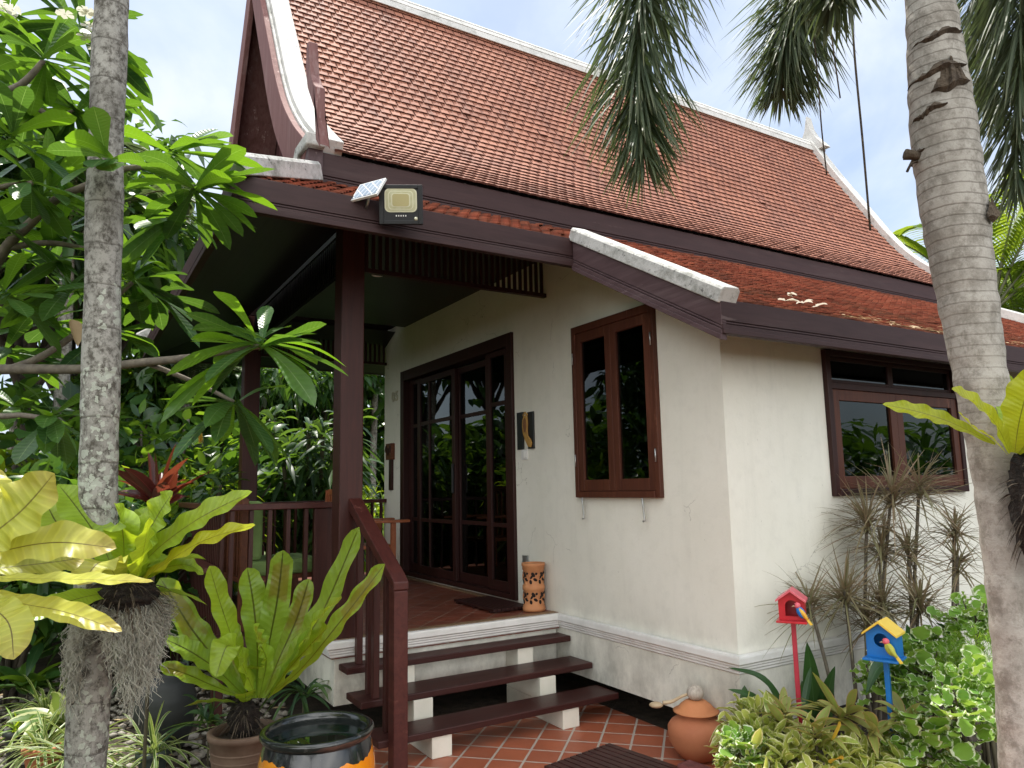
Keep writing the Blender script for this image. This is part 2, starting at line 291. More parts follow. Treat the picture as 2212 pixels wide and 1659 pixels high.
class MB:
    """collects polygons; build() links them as ONE mesh"""
    def __init__(s): s.v = []; s.f = []; s.m = []; s.r = []; s.mi = 0; s.sm = []
    def add(s, vs, fs, rnd=.5, smooth=False):
        b = len(s.v); s.v += [tuple(map(float, q)) for q in vs]; s.r += [rnd]*len(vs)
        for q in fs: s.f.append([b+i for i in q]); s.m.append(s.mi); s.sm.append(smooth)
        return s
    def box(s, a, b, rnd=.5):
        x0, y0, z0 = [min(p, q) for p, q in zip(a, b)]; x1, y1, z1 = [max(p, q) for p, q in zip(a, b)]
        return s.add([(x0, y0, z0), (x1, y0, z0), (x1, y1, z0), (x0, y1, z0), (x0, y0, z1), (x1, y0, z1), (x1, y1, z1), (x0, y1, z1)],
                     [(3, 2, 1, 0), (4, 5, 6, 7), (0, 1, 5, 4), (1, 2, 6, 5), (2, 3, 7, 6), (3, 0, 4, 7)], rnd)
    def prism(s, pts, vec):
        n = len(pts); vec = np.array(vec, float); p = [np.array(q, float) for q in pts]
        nrm = sum((np.cross(p[i]-p[0], p[i+1]-p[0]) for i in range(1, n-1)), np.zeros(3))
        if nrm @ vec > 0: p = p[::-1]
        return s.add(p+[q+vec for q in p], [list(range(n)), [2*n-1-i for i in range(n)]]+[[(i+1) % n, i, n+i, n+(i+1) % n] for i in range(n)])
    def bar(s, a, b, w, h, up=(0, 0, 1)):
        a = np.array(a, float); b = np.array(b, float); d = b-a; d /= np.linalg.norm(d)
        sd = np.cross(d, up); sd /= np.linalg.norm(sd); u = np.cross(sd, d)
        return s.prism([a+sd*w/2*i+u*h/2*j for i, j in ((-1, -1), (1, -1), (1, 1), (-1, 1))], b-a)
    def lathe(s, c, prof, n=40, closed=False, ax=None):
        c = np.array(c, float); vs = []; fs = []
        for r, z in prof:
            for k in range(n):
                t = 2*PI*k/n; vs.append(c+np.array((r*math.cos(t), r*math.sin(t), z)))
        m = len(prof)
        for j in range(m-1):
            for k in range(n): fs.append((j*n+k, j*n+(k+1) % n, (j+1)*n+(k+1) % n, (j+1)*n+k))
        if prof[0][0] > 1e-4 and closed: fs.append(tuple(range(n))[::-1])
        if prof[-1][0] > 1e-4 and closed: fs.append(tuple((m-1)*n+k for k in range(n)))
        return s.add(vs, fs, smooth=True)
    def tube(s, pts, rad, n=8, cap=True):
        P = np.array(pts, float); T = np.gradient(P, axis=0); T /= np.linalg.norm(T, axis=1)[:, None]+1e-9
        R = np.broadcast_to(np.array(rad, float), (len(P),)) if np.ndim(rad) == 0 else np.array(rad, float)
        ref = np.array((0, 0, 1.)) if abs(T[0][2]) < .9 else np.array((1., 0, 0)); vs = []; fs = []
        for i in range(len(P)):
            a = np.cross(T[i], ref); a /= np.linalg.norm(a); b = np.cross(T[i], a); ref = np.cross(a, T[i])
            for k in range(n):
                t = 2*PI*k/n; vs.append(P[i]+R[i]*(a*math.cos(t)+b*math.sin(t)))
        for i in range(len(P)-1):
            for k in range(n): fs.append((i*n+k, i*n+(k+1) % n, (i+1)*n+(k+1) % n, (i+1)*n+k))
        if cap: fs += [tuple(range(n))[::-1], tuple((len(P)-1)*n+k for k in range(n))]
        return s.add(vs, fs, smooth=True)
    def ell(s, c, r, n=16, m=10, rot=None):
        c = np.array(c, float); vs = []; fs = []
        for j in range(m+1):
            p = PI*j/m
            for k in range(n):
                t = 2*PI*k/n; q = np.array((r[0]*math.sin(p)*math.cos(t), r[1]*math.sin(p)*math.sin(t), r[2]*math.cos(p)))
                vs.append(c+(np.array(rot) @ q if rot is not None else q))
        for j in range(m):
            for k in range(n): fs.append((j*n+k, (j+1)*n+k, (j+1)*n+(k+1) % n, j*n+(k+1) % n))
        return s.add(vs, fs, smooth=True)
    def build(s, name, mats, parent=None, bevel=0, world=True):
        me = bpy.data.meshes.new(name); me.from_pydata(s.v, [], s.f)
        me.polygons.foreach_set('material_index', s.m); me.polygons.foreach_set('use_smooth', s.sm)
        at_ = me.attributes.new('rnd', 'FLOAT', 'POINT'); at_.data.foreach_set('value', s.r); me.update()
        o = link(name, me, mats, parent, world)
        if bevel:
            b = o.modifiers.new('bevel', 'BEVEL'); b.width = bevel; b.segments = 2; b.limit_method = 'ANGLE'; b.angle_limit = .6
        return o
def box(name, a, b, mat, parent=None, bevel=.004): return MB().box(a, b).build(name, mat, parent, bevel)

class Fol:
    """leaf blades as curved grids, with UVs and one random tone each"""
    def __init__(s): s.V = []; s.F = []; s.U = []; s.R = []; s.M = []; s.n = 0
    def grid(s, V, uv, rnd, mat, wrap=False):
        Nn, n, m, _ = V.shape; idx = s.n+np.arange(Nn*n*m).reshape(Nn, n, m)
        if wrap: idx = np.concatenate([idx, idx[:, :, :1]], 2)
        q = np.stack([idx[:, :-1, :-1], idx[:, :-1, 1:], idx[:, 1:, 1:], idx[:, 1:, :-1]], -1).reshape(-1, 4)
        s.V.append(V.reshape(-1, 3)); s.F.append(q); s.U.append(np.broadcast_to(uv, (Nn, n, m, 2)).reshape(-1, 2))
        s.R.append(np.repeat(np.asarray(rnd, float), n*m)); s.M.append(np.full(len(q), mat)); s.n += Nn*n*m
    def leaves(s, P, W, up=None, m=3, fold=.25, wave=0, freq=14, rnd=None, mat=0, cup=0):
        P = np.asarray(P, float); Nn, n, _ = P.shape; W = np.broadcast_to(np.asarray(W, float), (Nn, n))
        T = np.gradient(P, axis=1); T /= np.linalg.norm(T, axis=2, keepdims=True)+1e-9
        U = np.broadcast_to(np.array((0, 0, 1.)) if up is None else np.asarray(up, float).reshape(-1, 1, 3), P.shape)
        S = np.cross(T, U); ln = np.linalg.norm(S, axis=2, keepdims=True); S = np.where(ln > 1e-3, S/(ln+1e-9), np.array((1., 0, 0)))
        K = np.cross(S, T); c = np.linspace(-1, 1, m); t = np.linspace(0, 1, n)
        rnd = RNG.random(Nn) if rnd is None else np.broadcast_to(rnd, (Nn,))
        ph = RNG.random(Nn)*6.28; wv = wave*np.sin(freq*t[None, :, None]+ph[:, None, None]+2.2*np.sign(c)*1.0)*np.abs(c)**2
        lift = fold*np.abs(c)[None, None]+cup*(c**2)[None, None]+wv
        V = P[:, :, None]+S[:, :, None]*(W[:, :, None, None]*c[None, None, :, None])+K[:, :, None]*(W[:, :, None]*lift)[..., None]
        uv = np.stack(np.broadcast_arrays((c*.5+.5)[None, :], t[:, None]), -1)
        s.grid(V, uv, rnd, mat); return s
    def batch(s, B, D, L, W, droop=.3, n=5, prof='lance', **k):
        B = np.asarray(B, float); D = np.asarray(D, float); D = D/np.linalg.norm(D, axis=1, keepdims=True); Nn = len(B)
        L = np.broadcast_to(L, (Nn,)); W = np.broadcast_to(W, (Nn,)); dr = np.broadcast_to(droop, (Nn,)); t = np.linspace(0, 1, n)
        P = B[:, None]+D[:, None]*(L[:, None]*t)[..., None]; P[..., 2] -= (dr*L)[:, None]*t**2
        if 'up' not in k:
            uu = np.stack([RNG.normal(0, .25, Nn), RNG.normal(0, .25, Nn), np.ones(Nn)], 1); vert = np.abs(D[:, 2]) > .85
            uu[vert] += D[vert]*0+RNG.normal(0, 1, (vert.sum(), 3)); k['up'] = uu
        return s.leaves(P, W[:, None]*PROF[prof](t)[None], **k)
    def tube(s, P, rad, k=6, mat=0, rnd=.5):
        P = np.asarray(P, float); n = len(P); T = np.gradient(P, axis=0); T /= np.linalg.norm(T, axis=1)[:, None]+1e-9
        ref = np.array((.3, .2, 1.)) if abs(T[0][2]) < .8 else np.array((1., .2, 0)); A = np.cross(T, ref); A /= np.linalg.norm(A, axis=1)[:, None]+1e-9; Bv = np.cross(T, A)
        a = np.arange(k)*2*PI/k; R = np.broadcast_to(rad, (n,))
        V = P[:, None]+R[:, None, None]*(A[:, None]*np.cos(a)[None, :, None]+Bv[:, None]*np.sin(a)[None, :, None])
        s.grid(V[None], np.zeros((n, k, 2)), [rnd], mat, wrap=True); return s
    def mesh(s, name):
        V = np.concatenate(s.V); F = np.concatenate(s.F); U = np.concatenate(s.U); me = bpy.data.meshes.new(name)
        me.vertices.add(len(V)); me.vertices.foreach_set('co', V.ravel())
        me.loops.add(F.size); me.loops.foreach_set('vertex_index', F.ravel().astype(np.int32))
        me.polygons.add(len(F)); me.polygons.foreach_set('loop_start', np.arange(0, F.size, 4, dtype=np.int32))
        me.polygons.foreach_set('material_index', np.concatenate(s.M).astype(np.int32)); me.polygons.foreach_set('use_smooth', np.ones(len(F), bool))
        uv = me.uv_layers.new(name='UVMap'); uv.data.foreach_set('uv', U[F.ravel()].astype(np.float32).ravel())
        a = me.attributes.new('rnd', 'FLOAT', 'POINT'); a.data.foreach_set('value', np.concatenate(s.R).astype(np.float32)); me.update(); me.validate()
        return me
    def build(s, name, mats, parent=None, world=True): return link(name, s.mesh(name), mats, parent, world)
PROF = {'lance': lambda t: np.sin(PI*np.clip(t, 0, 1)**.75)**.8*.98+.02*(1-t),
        'strap': lambda t: np.minimum(1, .55+1.2*t)*np.clip((1-t)/.35, 0, 1)**.6,
        'obov': lambda t: (.12+.88*np.clip(t/.72, 0, 1)**1.1)*np.clip((1-t)/.24, 0, 1)**.5,
        'nest': lambda t: (.16+.84*np.clip(t/.5, 0, 1)**.8)*np.clip((1-t)/.22, 0, 1)**.55,
        'blunt': lambda t: (.09+.91*np.clip(t/.55, 0, 1)**1.0)*np.clip((1-t)/.07, 0, 1)**.5*(.8+.2*np.clip((1-t)/.4, 0, 1)),
        'round': lambda t: np.sqrt(np.clip(1-(2*t-1)**2, 0, 1))*.95+.04,
        'needle': lambda t: (1-t)**.6*np.clip(.4+6*t, 0, 1)}
def spline(pts, n):
    P = np.array(pts, float); m = len(P); out = []
    E = np.vstack([2*P[0]-P[1], P, 2*P[-1]-P[-2]])
    for u in np.linspace(0, m-1-1e-6, n):
        i = int(u); t = u-i; a, b, c, d = E[i], E[i+1], E[i+2], E[i+3]
        out.append(.5*((2*b)+(c-a)*t+(2*a-5*b+4*c-d)*t*t+(3*b-a-3*c+d)*t**3))
    return np.array(out)
def rdir(n, zmin=-1, zmax=1):
    z = RNG.uniform(zmin, zmax, n); a = RNG.uniform(0, 2*PI, n); r = np.sqrt(1-z*z); return np.stack([r*np.cos(a), r*np.sin(a), z], 1)
def children(o): return [c for c in bpy.data.objects if c.parent == o]
def copy_tree(o, loc, rz, sc=1, label=None, group=None):
    r = o.copy(); COL.objects.link(r); r.location = tuple(loc); r.rotation_euler = (0, 0, rz); r.scale = (sc,)*3 if np.isscalar(sc) else sc
    if label: r['label'] = label
    if group: r['group'] = group
    for ch in [c for c in bpy.data.objects if c.parent == o]:
        c = ch.copy(); COL.objects.link(c); c.parent = r
    return r

EXPO = 0.95
# ------------------------------------------------------------------ world, sun, ground
SUN_EL, SUN_DIR = math.radians(71), np.array((-.99, .13))
w = bpy.data.worlds.new('World'); SC.world = w; w.use_nodes = True; nt = w.node_tree; nt.nodes.clear()
sky = nt.nodes.new('ShaderNodeTexSky'); sky.sky_type = 'NISHITA'; sky.sun_disc = False; sky.sun_elevation = SUN_EL
sky.sun_rotation = math.atan2(SUN_DIR[0], SUN_DIR[1]); sky.air_density = 1.0; sky.dust_density = 2.0; sky.ozone_density = 1.5
v = coords(nt, (1, 1, 1.6), kind='Generated')
cl = noise(nt, v, 2.1, 9, .58, 0, .5); cf = ramp(nt, cl, [(.36, .22), (.52, .72), (.66, 1.0)])
cc = mixc(nt, ramp(nt, noise(nt, v, 4.2, 6), [(.35, 0.0), (.7, 1.0)]), (4.0, 4.75, 5.95), (5.6, 5.9, 6.2))
# extra cloud brightness added behind the camera, as fill for the shaded facades
dt = nt.nodes.new('ShaderNodeVectorMath'); dt.operation = 'DOT_PRODUCT'; dt.inputs[1].default_value = (.78, -.55, .30)
tcw = nt.nodes.new('ShaderNodeTexCoord'); nt.links.new(tcw.outputs['Generated'], dt.inputs[0])
bk = ramp(nt, dt.outputs['Value'], [(.0, 0.0), (.75, 1.0)]); cc = mixc(nt, bk, cc, (20.5, 20.3, 19.6))
skc = mixc(nt, cf, sky.outputs[0], cc)
bg = N(nt, 'ShaderNodeBackground', Strength=.10); nt.links.new(skc, bg.inputs[0])
ow = nt.nodes.new('ShaderNodeOutputWorld'); nt.links.new(bg.outputs[0], ow.inputs[0])
sl = bpy.data.lights.new('sun', 'SUN'); sl.energy = 3.5; sl.angle = math.radians(.53); sl.color = (1, .955, .87)
so = bpy.data.objects.new('sun', sl); COL.objects.link(so)
sd = Vector((SUN_DIR[0]*math.cos(SUN_EL), SUN_DIR[1]*math.cos(SUN_EL), math.sin(SUN_EL)))
so.rotation_euler = sd.to_track_quat('Z', 'Y').to_euler(); so.location = (0, 0, 12)
SC.view_settings.view_transform = 'Standard'; SC.view_settings.look = 'None'; SC.view_settings.gamma = 1; SC.view_settings.exposure = EXPO
SC.cycles.max_bounces = 8; SC.cycles.transparent_max_bounces = 12; SC.cycles.diffuse_bounces = 4; SC.cycles.glossy_bounces = 4
SC.cycles.caustics_reflective = False; SC.cycles.caustics_refractive = False; SC.cycles.use_denoising = True; SC.cycles.sample_clamp_indirect = 6

g = MB(); n_ = 60
gx = np.linspace(-1, 1, n_); gx = np.sign(gx)*np.abs(gx)**3*160
vs = [(x-1, y, GZ-.03+(.0 if abs(x) < 12 else .0)) for y in gx for x in gx]
g.add(vs, [(j*n_+i, j*n_+i+1, (j+1)*n_+i+1, (j+1)*n_+i) for j in range(n_-1) for i in range(n_-1)])
tag(g.build('ground', 'soil'), kind='structure')
tag(MB().box((-1.62, -2.6, GZ-.05), (1.9, .085, GZ)).build('patio', 'patio', None, .004), kind='structure')

# ------------------------------------------------------------------ house
H = thing('house', (-2.8, 3, GZ), 'cream bungalow with steep red tiled roof and dark wood porch', 'house')
AX0, W1, D1 = -5.64, (-1.5226, -.563, .9103, 2.252), (-5.06, -2.46, .02, 2.406)
BY1, W2 = 7.4, (.984, 2.65, .8977, 1.90)
SK = .558                                                     # skirt roof pitch
def skz(x): return 2.763+SK*(-.986-x)
wl = MB()
def strip(x0, x1, z0, z1a, z1b): wl.prism([(x0, 0, z0), (x1, 0, z0), (x1, 0, z1b), (x0, 0, z1a)], (0, .15, 0))
def wtop(x): return min(3.02, skz(x)-.16)
strip(AX0, D1[0], -.43, 3.02, 3.02); strip(D1[0], D1[1], -.43, D1[2], D1[2]); strip(D1[0], D1[1], D1[3], 3.02, 3.02)
strip(D1[1], -1.75, -.43, 3.02, 3.02); strip(-1.75, W1[0], -.43, 3.02, wtop(W1[0])); strip(W1[0], W1[1], -.43, W1[2], W1[2]); strip(W1[0], W1[1], W1[3], wtop(W1[0]), wtop(W1[1])); strip(W1[1], 0, -.43, wtop(W1[1]), wtop(0))
def stripb(y0, y1, z0, z1): wl.prism([(0, y0, z0), (0, y1, z0), (0, y1, z1), (0, y0, z1)], (-.15, 0, 0))
stripb(.15, W2[0], -.43, 2.02); stripb(W2[0], W2[1], -.43, W2[2]); stripb(W2[0], W2[1], W2[3], 2.02); stripb(W2[1], BY1, -.43, 2.02)
wl.box((AX0, .15, -.43), (AX0+.15, BY1, 3.02)).box((AX0+.15, BY1-.15, -.43), (-.15, BY1, 2.02))
wl.build('wall', 'stucco', H)
box('interior_floor', (AX0+.15, .15, -.2), (-.15, BY1-.15, -.02), 'interior', H, 0)
box('interior_ceiling', (AX0+.15, .15, 2.75), (-1.9, BY1-.15, 2.85), 'interior', H, 0)
box('partition_wall', (-2.2, .16, -.02), (-2.1, BY1-.16, 2.74), 'interior', H, 0)
MB().box((-5.0, .6, GZ-.02), (-.7, 6.8, -.205)).build('footing', 'block', H)
cu = MB()
for yy, x0, x1 in ((.30, -1.5, -.6),):
    xs = np.linspace(x0, x1, 70); a = [(x, yy+.03*math.sin(i*1.15), .75) for i, x in enumerate(xs)]; b = [(p[0], p[1], 2.02) for p in a]
    cu.add(a+b, [(i, i+1, 71+i, 70+i) for i in range(69)], smooth=True)
cu.build('curtain', 'curtain', H)
# porch
PX, PY = -1.846, -1.85
box('porch_floor', (AX0, PY, -.12), (PX, 0, 0), 'porch', H, 0)
mo = MB().box((PX-.075, PY+.002, 0.0), (PX-.003, -.003, .004)).box((-4.9, -.08, 0), (-2.5, -.003, .004)); mo.build('mosaic_border', 'mosaic', H)
box('porch_base', (AX0+.05, PY+.03, -.43), (PX-.03, -.01, -.121), 'stucco', H, .003)
prof = [(.004, 0), (.040, 0), (.044, -.012), (.044, -.045), (.036, -.052), (.030, -.056), (.030, -.066), (.022, -.072), (.022, -.084), (.012, -.092), (.012, -.104), (.002, -.112)]
path = [(AX0, PY), (PX, PY), (PX, 0), (0, 0), (0, BY1)]; nrm = [(0, -1), (1, 0), (0, -1), (1, 0)]
mm = MB(); vs = []
for i, (x, y) in enumerate(path):
    a = nrm[max(0, i-1)]; b = nrm[min(i, 3)]; o = (a[0]+b[0], a[1]+b[1]) if a != b else a
    vs += [(x+o[0]*d, y+o[1]*d, z) for d, z in prof]
k = len(prof); mm.add(vs, [(i*k+j, (i+1)*k+j, (i+1)*k+j+1, i*k+j+1) for i in range(4) for j in range(k-1)]); mm.build('base_moulding', 'trim', H)
def post(x, y, z0=0, z1=2.96, s=.17):
    m = MB().box((x-s/2, y-s/2, z0), (x+s/2, y+s/2, z1)); return m.build('porch_post', 'redwood', H, .008)
post(-1.945, -1.72); post(-5.30, -1.72)
# roof: concave upper slopes, ridge along y
RX, UY0, UY1 = -3.6, -2.0, 6.08
CUR = [(-3.6, 6.13), (-3.287, 5.555), (-2.82, 4.78), (-2.54, 4.32), (-2.26, 3.94), (-1.95, 3.63), (-1.69, 3.42), (-1.52, 3.29)]
cv = spline([(x, 0, z) for x, z in CUR], 120); sarc = np.concatenate([[0], np.cumsum(np.linalg.norm(np.diff(cv, axis=0), axis=1))])
def onroof(s):
    q = np.array([np.interp(s, sarc, cv[:, k]) for k in range(3)]); d = np.array([np.interp(s+.04, sarc, cv[:, k])-np.interp(s-.04, sarc, cv[:, k]) for k in range(3)]); return q, d/np.linalg.norm(d)
def tiles(mb, y0, y1, rows, pitch, place, length, th, scale=False, jit=.002, clip=None):
    """place(j) -> point and downhill direction of course j; tiles of one course run along y"""
    for j in range(rows):
        q, d = place(j); nrm = np.array((-d[2], 0, d[0])); nrm = nrm if nrm[2] > 0 else -nrm; cnt = int((y1-y0)/pitch)+1
        for i in range(cnt):
            yy = y0+(i+(.5 if j % 2 else 0))*pitch
            if yy > y1-.3*pitch: continue
            if clip and not clip(q, yy): continue
            lift = random.uniform(0, jit)+(random.uniform(.003, .009) if random.random() < .012 else 0); sk = random.gauss(0, .003); hw = pitch*.462; lo = q+d*(length*.45+random.gauss(0, .003))+nrm*(.0165+lift); up = q-d*(length*.55)+nrm*.001
            Y = np.array((0, 1., 0)); y = Y*yy
            if scale: prof_ = [(-1, .25), (-.7, .72), (-.25, .97), (.25, .97), (.7, .72), (1, .25)]
            else: prof_ = [(-1, .985), (-.6, 1.0), (.6, 1.0), (1, .985)]
            tp = [up+y+Y*(-hw)+nrm*th]+[up+(lo-up)*t+y+Y*(c*hw+sk)+nrm*(th+.006*(1-c*c)) for c, t in prof_]+[up+y+Y*hw+nrm*th]
            bt = [p_-nrm*th for p_ in tp]; n = len(tp)
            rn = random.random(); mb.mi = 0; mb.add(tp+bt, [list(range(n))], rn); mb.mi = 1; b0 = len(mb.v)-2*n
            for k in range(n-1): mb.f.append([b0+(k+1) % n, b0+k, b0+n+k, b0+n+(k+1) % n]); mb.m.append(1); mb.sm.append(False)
ROOF = MB(); pts = [tuple(onroof(s)[0]-np.array((.02, 0, .05))) for s in np.linspace(0, sarc[-1], 24)]
tot = sarc[-1]; rows = int(tot/.094)
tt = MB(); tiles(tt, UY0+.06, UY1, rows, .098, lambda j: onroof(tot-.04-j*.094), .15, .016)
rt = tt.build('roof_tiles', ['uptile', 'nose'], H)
sl_ = MB()
for sg in (1, -1):
    P = [(p[0] if sg > 0 else 2*RX-p[0], p[2]) for p in pts]
    sl_.add([(x, y, z) for y in (UY0, UY1) for x, z in P], [(i, i+1, len(P)+i+1, len(P)+i) for i in range(len(P)-1)], smooth=True)
sl_.build('upper_roof', 'under', H)
bt_ = MB(); P = [(2*RX-p[0], p[2]+.06) for p in pts]
bt_.add([(x, y, z) for y in (UY0, UY1) for x, z in P], [(i, i+1, len(P)+i+1, len(P)+i) for i in range(len(P)-1)], smooth=True); bt_.build('rear_roof_slope', 'uptile', H)
# ridge cap, barge caps, bargeboards
rc = MB()
for a, b, z0, z1 in ((.13, .10, 6.00, 6.09), (.105, .07, 6.09, 6.16), (.075, .04, 6.16, 6.20)):
    rc.prism([(RX-a, UY0-.1, z0), (RX+a, UY0-.1, z0), (RX+b, UY0-.1, z1), (RX-b, UY0-.1, z1)], (0, UY1-UY0+.2, 0))
rc.build('ridge_cap', 'mortarw', H, .006)
def along(off, n=40, s0=0, s1=1):
    out = []
    for s in np.linspace(s0*tot, s1*tot, n):
        q, d = onroof(s); nr = np.array((-d[2], 0, d[0])); nr = nr if nr[2] > 0 else -nr; o = off(s/tot) if callable(off) else off; p = q+nr*o; out.append((p[0], p[2]))
    return out
def ribbon(name, up, dn, y0, y1, mat, mirror=False, bev=.006, parent=None):
    m = MB(); n = len(up); f = (lambda x: 2*RX-x) if mirror else (lambda x: x)
    vs = [(f(x), y, z) for y in (y0, y1) for L_ in (up, dn) for x, z in L_]
    fs = []
    for i in range(n-1):
        fs += [(i, i+1, n+i+1, n+i), (2*n+i+1, 2*n+i, 3*n+i, 3*n+i+1), (i+1, i, 2*n+i, 2*n+i+1), (n+i, n+i+1, 3*n+i+1, 3*n+i)]
    fs += [(0, n, 3*n, 2*n), (n-1, 3*n-1, 4*n-1, 2*n-1)]
    m.add(vs, fs); return m.build(name, mat, parent or H, bev)
for mir in (False, True):
    ribbon('barge_cap', along(.085), along(-.03), UY0-.10, UY0+.07, 'mortarw', mir)
    ribbon('barge_mortar', along(.050, s1=.985), along(-.02, s1=.985), UY0-.125, UY0-.101, 'mortar', mir)
    ribbon('bargeboard', along(.030, s1=1.0), along(lambda t: -.17-.10*t, s1=1.0), UY0-.175, UY0-.126, 'barge', mir)
    ribbon('barge_cap', along(.10), along(-.03), UY1-.02, UY1+.16, 'mortarw', mir)
    ribbon('bargeboard', along(.03), along(-.2), UY1+.161, UY1+.21, 'barge', mir)
gp = [(x, z) for x, z in along(-.1)]; g2 = MB(); vs = [(x, -1.72, z) for x, z in gp]+[(2*RX-x, -1.72, z) for x, z in gp]
n = len(gp); g2.add(vs, [(i, i+1, n+i+1, n+i) for i in range(n-1)]); g2.build('gable_panel', 'gable', H)
gs = MB()
for sg in (1, -1):
    u = along(-.055); gs.add([(x if sg > 0 else 2*RX-x, y, z) for y in (UY0-.12, -1.72) for x, z in u], [(i, i+1, len(u)+i+1, len(u)+i) for i in range(len(u)-1)])
gs.build('gable_soffit', 'barge', H)
# finials: hooked blades at the foot of the bargeboards, spike at the far peak
YF = UY0-.24
fin = [(690, 312), (680, 240), (664, 190), (660, 150), (662, 95), (667, 88), (669, 130), (671, 160), (677, 180), (682, 186), (683, 300)]
fp = [on(x, y, 1, YF) for x, y in fin]
MB().prism(fp, (0, .06, 0)).build('bargeboard_finial', 'barge', H, .006)
MB().prism([(2*RX-p[0], p[1], p[2]) for p in fp], (0, .06, 0)).build('bargeboard_finial', 'barge', H, .006)
for yy, nm in ((UY1+.03, 'peak_finial'), (UY0-.15, 'peak_finial')):
    MB().prism([(RX-.30, yy, 6.02), (RX-.13, yy, 6.24), (RX-.05, yy, 6.40), (RX+.0, yy, 6.63), (RX+.05, yy, 6.40), (RX+.13, yy, 6.24), (RX+.30, yy, 6.02)], (0, .13, 0)).build(nm, 'mortarw', H, .008)
# fascia helper: board with a routed double line along its lower part
def fascia(name, a, b, h, out, mat, th=.035, bev=.003):
    """a, b top corners; out = outward unit direction"""
    a = np.array(a, float); b = np.array(b, float); o = np.array(out, float); m = MB(); dz = np.array((0, 0, 1.))
    for z0, z1, d in ((0, .62, th), (.62, .645, th-.008), (.645, .70, th), (.70, .725, th-.008), (.725, .86, th+.006), (.86, 1, th+.014)):
        m.prism([a-dz*h*z0, a-dz*h*z1, a-dz*h*z1+o*d, a-dz*h*z0+o*d], b-a)
    return m.build(name, mat, H, bev)
EX, VY, FY, BX = -.986, -.38, -2.70, .37
fascia('upper_fascia', (-1.55, UY0-.09, 3.275), (-1.55, UY1+.15, 3.275), .26, (1, 0, 0), 'fascia')
fascia('upper_fascia', (2*RX+1.55, UY1+.15, 3.275), (2*RX+1.55, UY0-.09, 3.275), .26, (-1, 0, 0), 'fascia')
MB().prism([(-1.49, UY0-.17, 3.0), (-1.49, UY0-.17, 3.28), (-1.66, UY0-.17, 3.28), (-1.95, UY0-.17, 3.0)], (0, .10, 0)).build('bargeboard_foot', 'verge', H, .004)
MB().prism([(-1.43, UY0-.20, 3.275), (-1.43, UY0-.20, 3.36), (-1.72, UY0-.20, 3.36), (-2.02, UY0-.20, 3.02), (-1.92, UY0-.20, 3.02), (-1.66, UY0-.20, 3.275)], (0, .13, 0)).build('mortar_flashing', 'mortar', H, .01)
fascia('porch_fascia', (EX, FY, 2.763), (EX, VY-.001, 2.763), .21, (1, 0, 0), 'fascia')
fascia('front_fascia', (2*RX-EX, FY, 2.763), (EX+.034, FY, 2.763), .21, (0, -1, 0), 'fasciax')
fascia('rear_porch_fascia', (2*RX-EX, BY1+.4, 2.763), (2*RX-EX, FY, 2.763), .21, (-1, 0, 0), 'fascia')
BEND = 8.3
fascia('eave_fascia', (BX, VY-.034, 2.003), (BX, BEND, 2.003), .195, (1, 0, 0), 'fascia')
fascia('verge_board', (EX+.045, VY, 2.763-.045*SK), (BX+.034, VY, 2.763-SK*(BX+.034-EX)), .215, (0, -1, 0), 'verge')
# skirt roof deck
dk = MB(); T_ = .03
def deck(p): dk.prism([np.array(q)-np.array((0, 0, .015)) for q in p], (0, 0, -T_))
UX = -1.60
deck([(EX, FY, skz(EX)), (EX, VY, skz(EX)), (UX, VY, skz(UX)), (UX, FY+(EX-UX), skz(UX))])
deck([(BX, VY, skz(BX)), (BX, BEND, skz(BX)), (UX, BEND-1.9, skz(UX)), (UX, VY, skz(UX))])
deck([(2*RX-EX, FY, skz(EX)), (EX, FY, skz(EX)), (UX, FY+(EX-UX), skz(UX)), (2*RX-UX, FY+(EX-UX), skz(UX))])
deck([(2*RX-EX, BEND, skz(EX)), (2*RX-EX, FY, skz(EX)), (2*RX-UX, FY+(EX-UX), skz(UX)), (2*RX-UX, BEND, skz(UX))])
deck([(UX, UY0-.06, skz(UX)), (UX, UY0-.06, skz(UX)-.001), (2*RX-UX, UY0-.06, skz(UX)-.001), (2*RX-UX, UY0-.06, skz(UX))])
dk.build('skirt_roof', 'under', H)
lt = MB(); dn = np.array((1, 0, -SK)); dn /= np.linalg.norm(dn); L1 = (EX-UX)*math.hypot(1, SK); L2 = (BX-UX)*math.hypot(1, SK)
def pl(x_e): return lambda j: (np.array((x_e, 0, skz(x_e)-.012))-dn*(.088+j*.082), dn)
tiles(lt, FY+.05, VY, int(L1/.082)+1, .086, pl(EX+.045), .13, .010, True, .006, lambda q, y: y > FY+(EX-q[0])*1.0)
tiles(lt, VY+.06, BEND, int(L2/.082)+1, .086, pl(BX+.045), .13, .010, True, .008, lambda q, y: y < BEND-(BX-q[0])*1.0)
lt.build('skirt_roof_tiles', ['lotile', 'lotile'], H)
def cap(name, a, b, w=.16, h=.085, mat='mortar'):
    a = np.array(a, float); b = np.array(b, float); d = (b-a)/np.linalg.norm(b-a); s_ = np.cross(d, (0, 0, 1)); s_ /= np.linalg.norm(s_); u = np.cross(s_, d)
    return MB().prism([a+s_*p*w+u*q*h for p, q in ((-.5, -.3), (.5, -.3), (.5, .7), (.42, .95), (-.36, 1), (-.5, .75))], b-a).build(name, mat, H, .006)
cap('hip_cap', (EX+.05, FY-.05, skz(EX)+.0), (-1.50, FY+.55, skz(-1.50)+.02), .19, .10)
cap('hip_cap', (2*RX-EX-.05, FY-.05, skz(EX)), (2*RX+1.5, FY+.55, skz(-1.5)+.02), .19, .10)
cap('hip_cap', (BX+.04, BEND+.04, skz(BX)), (UX, BEND-1.9, skz(UX)+.02), .19, .10, 'mortarw')
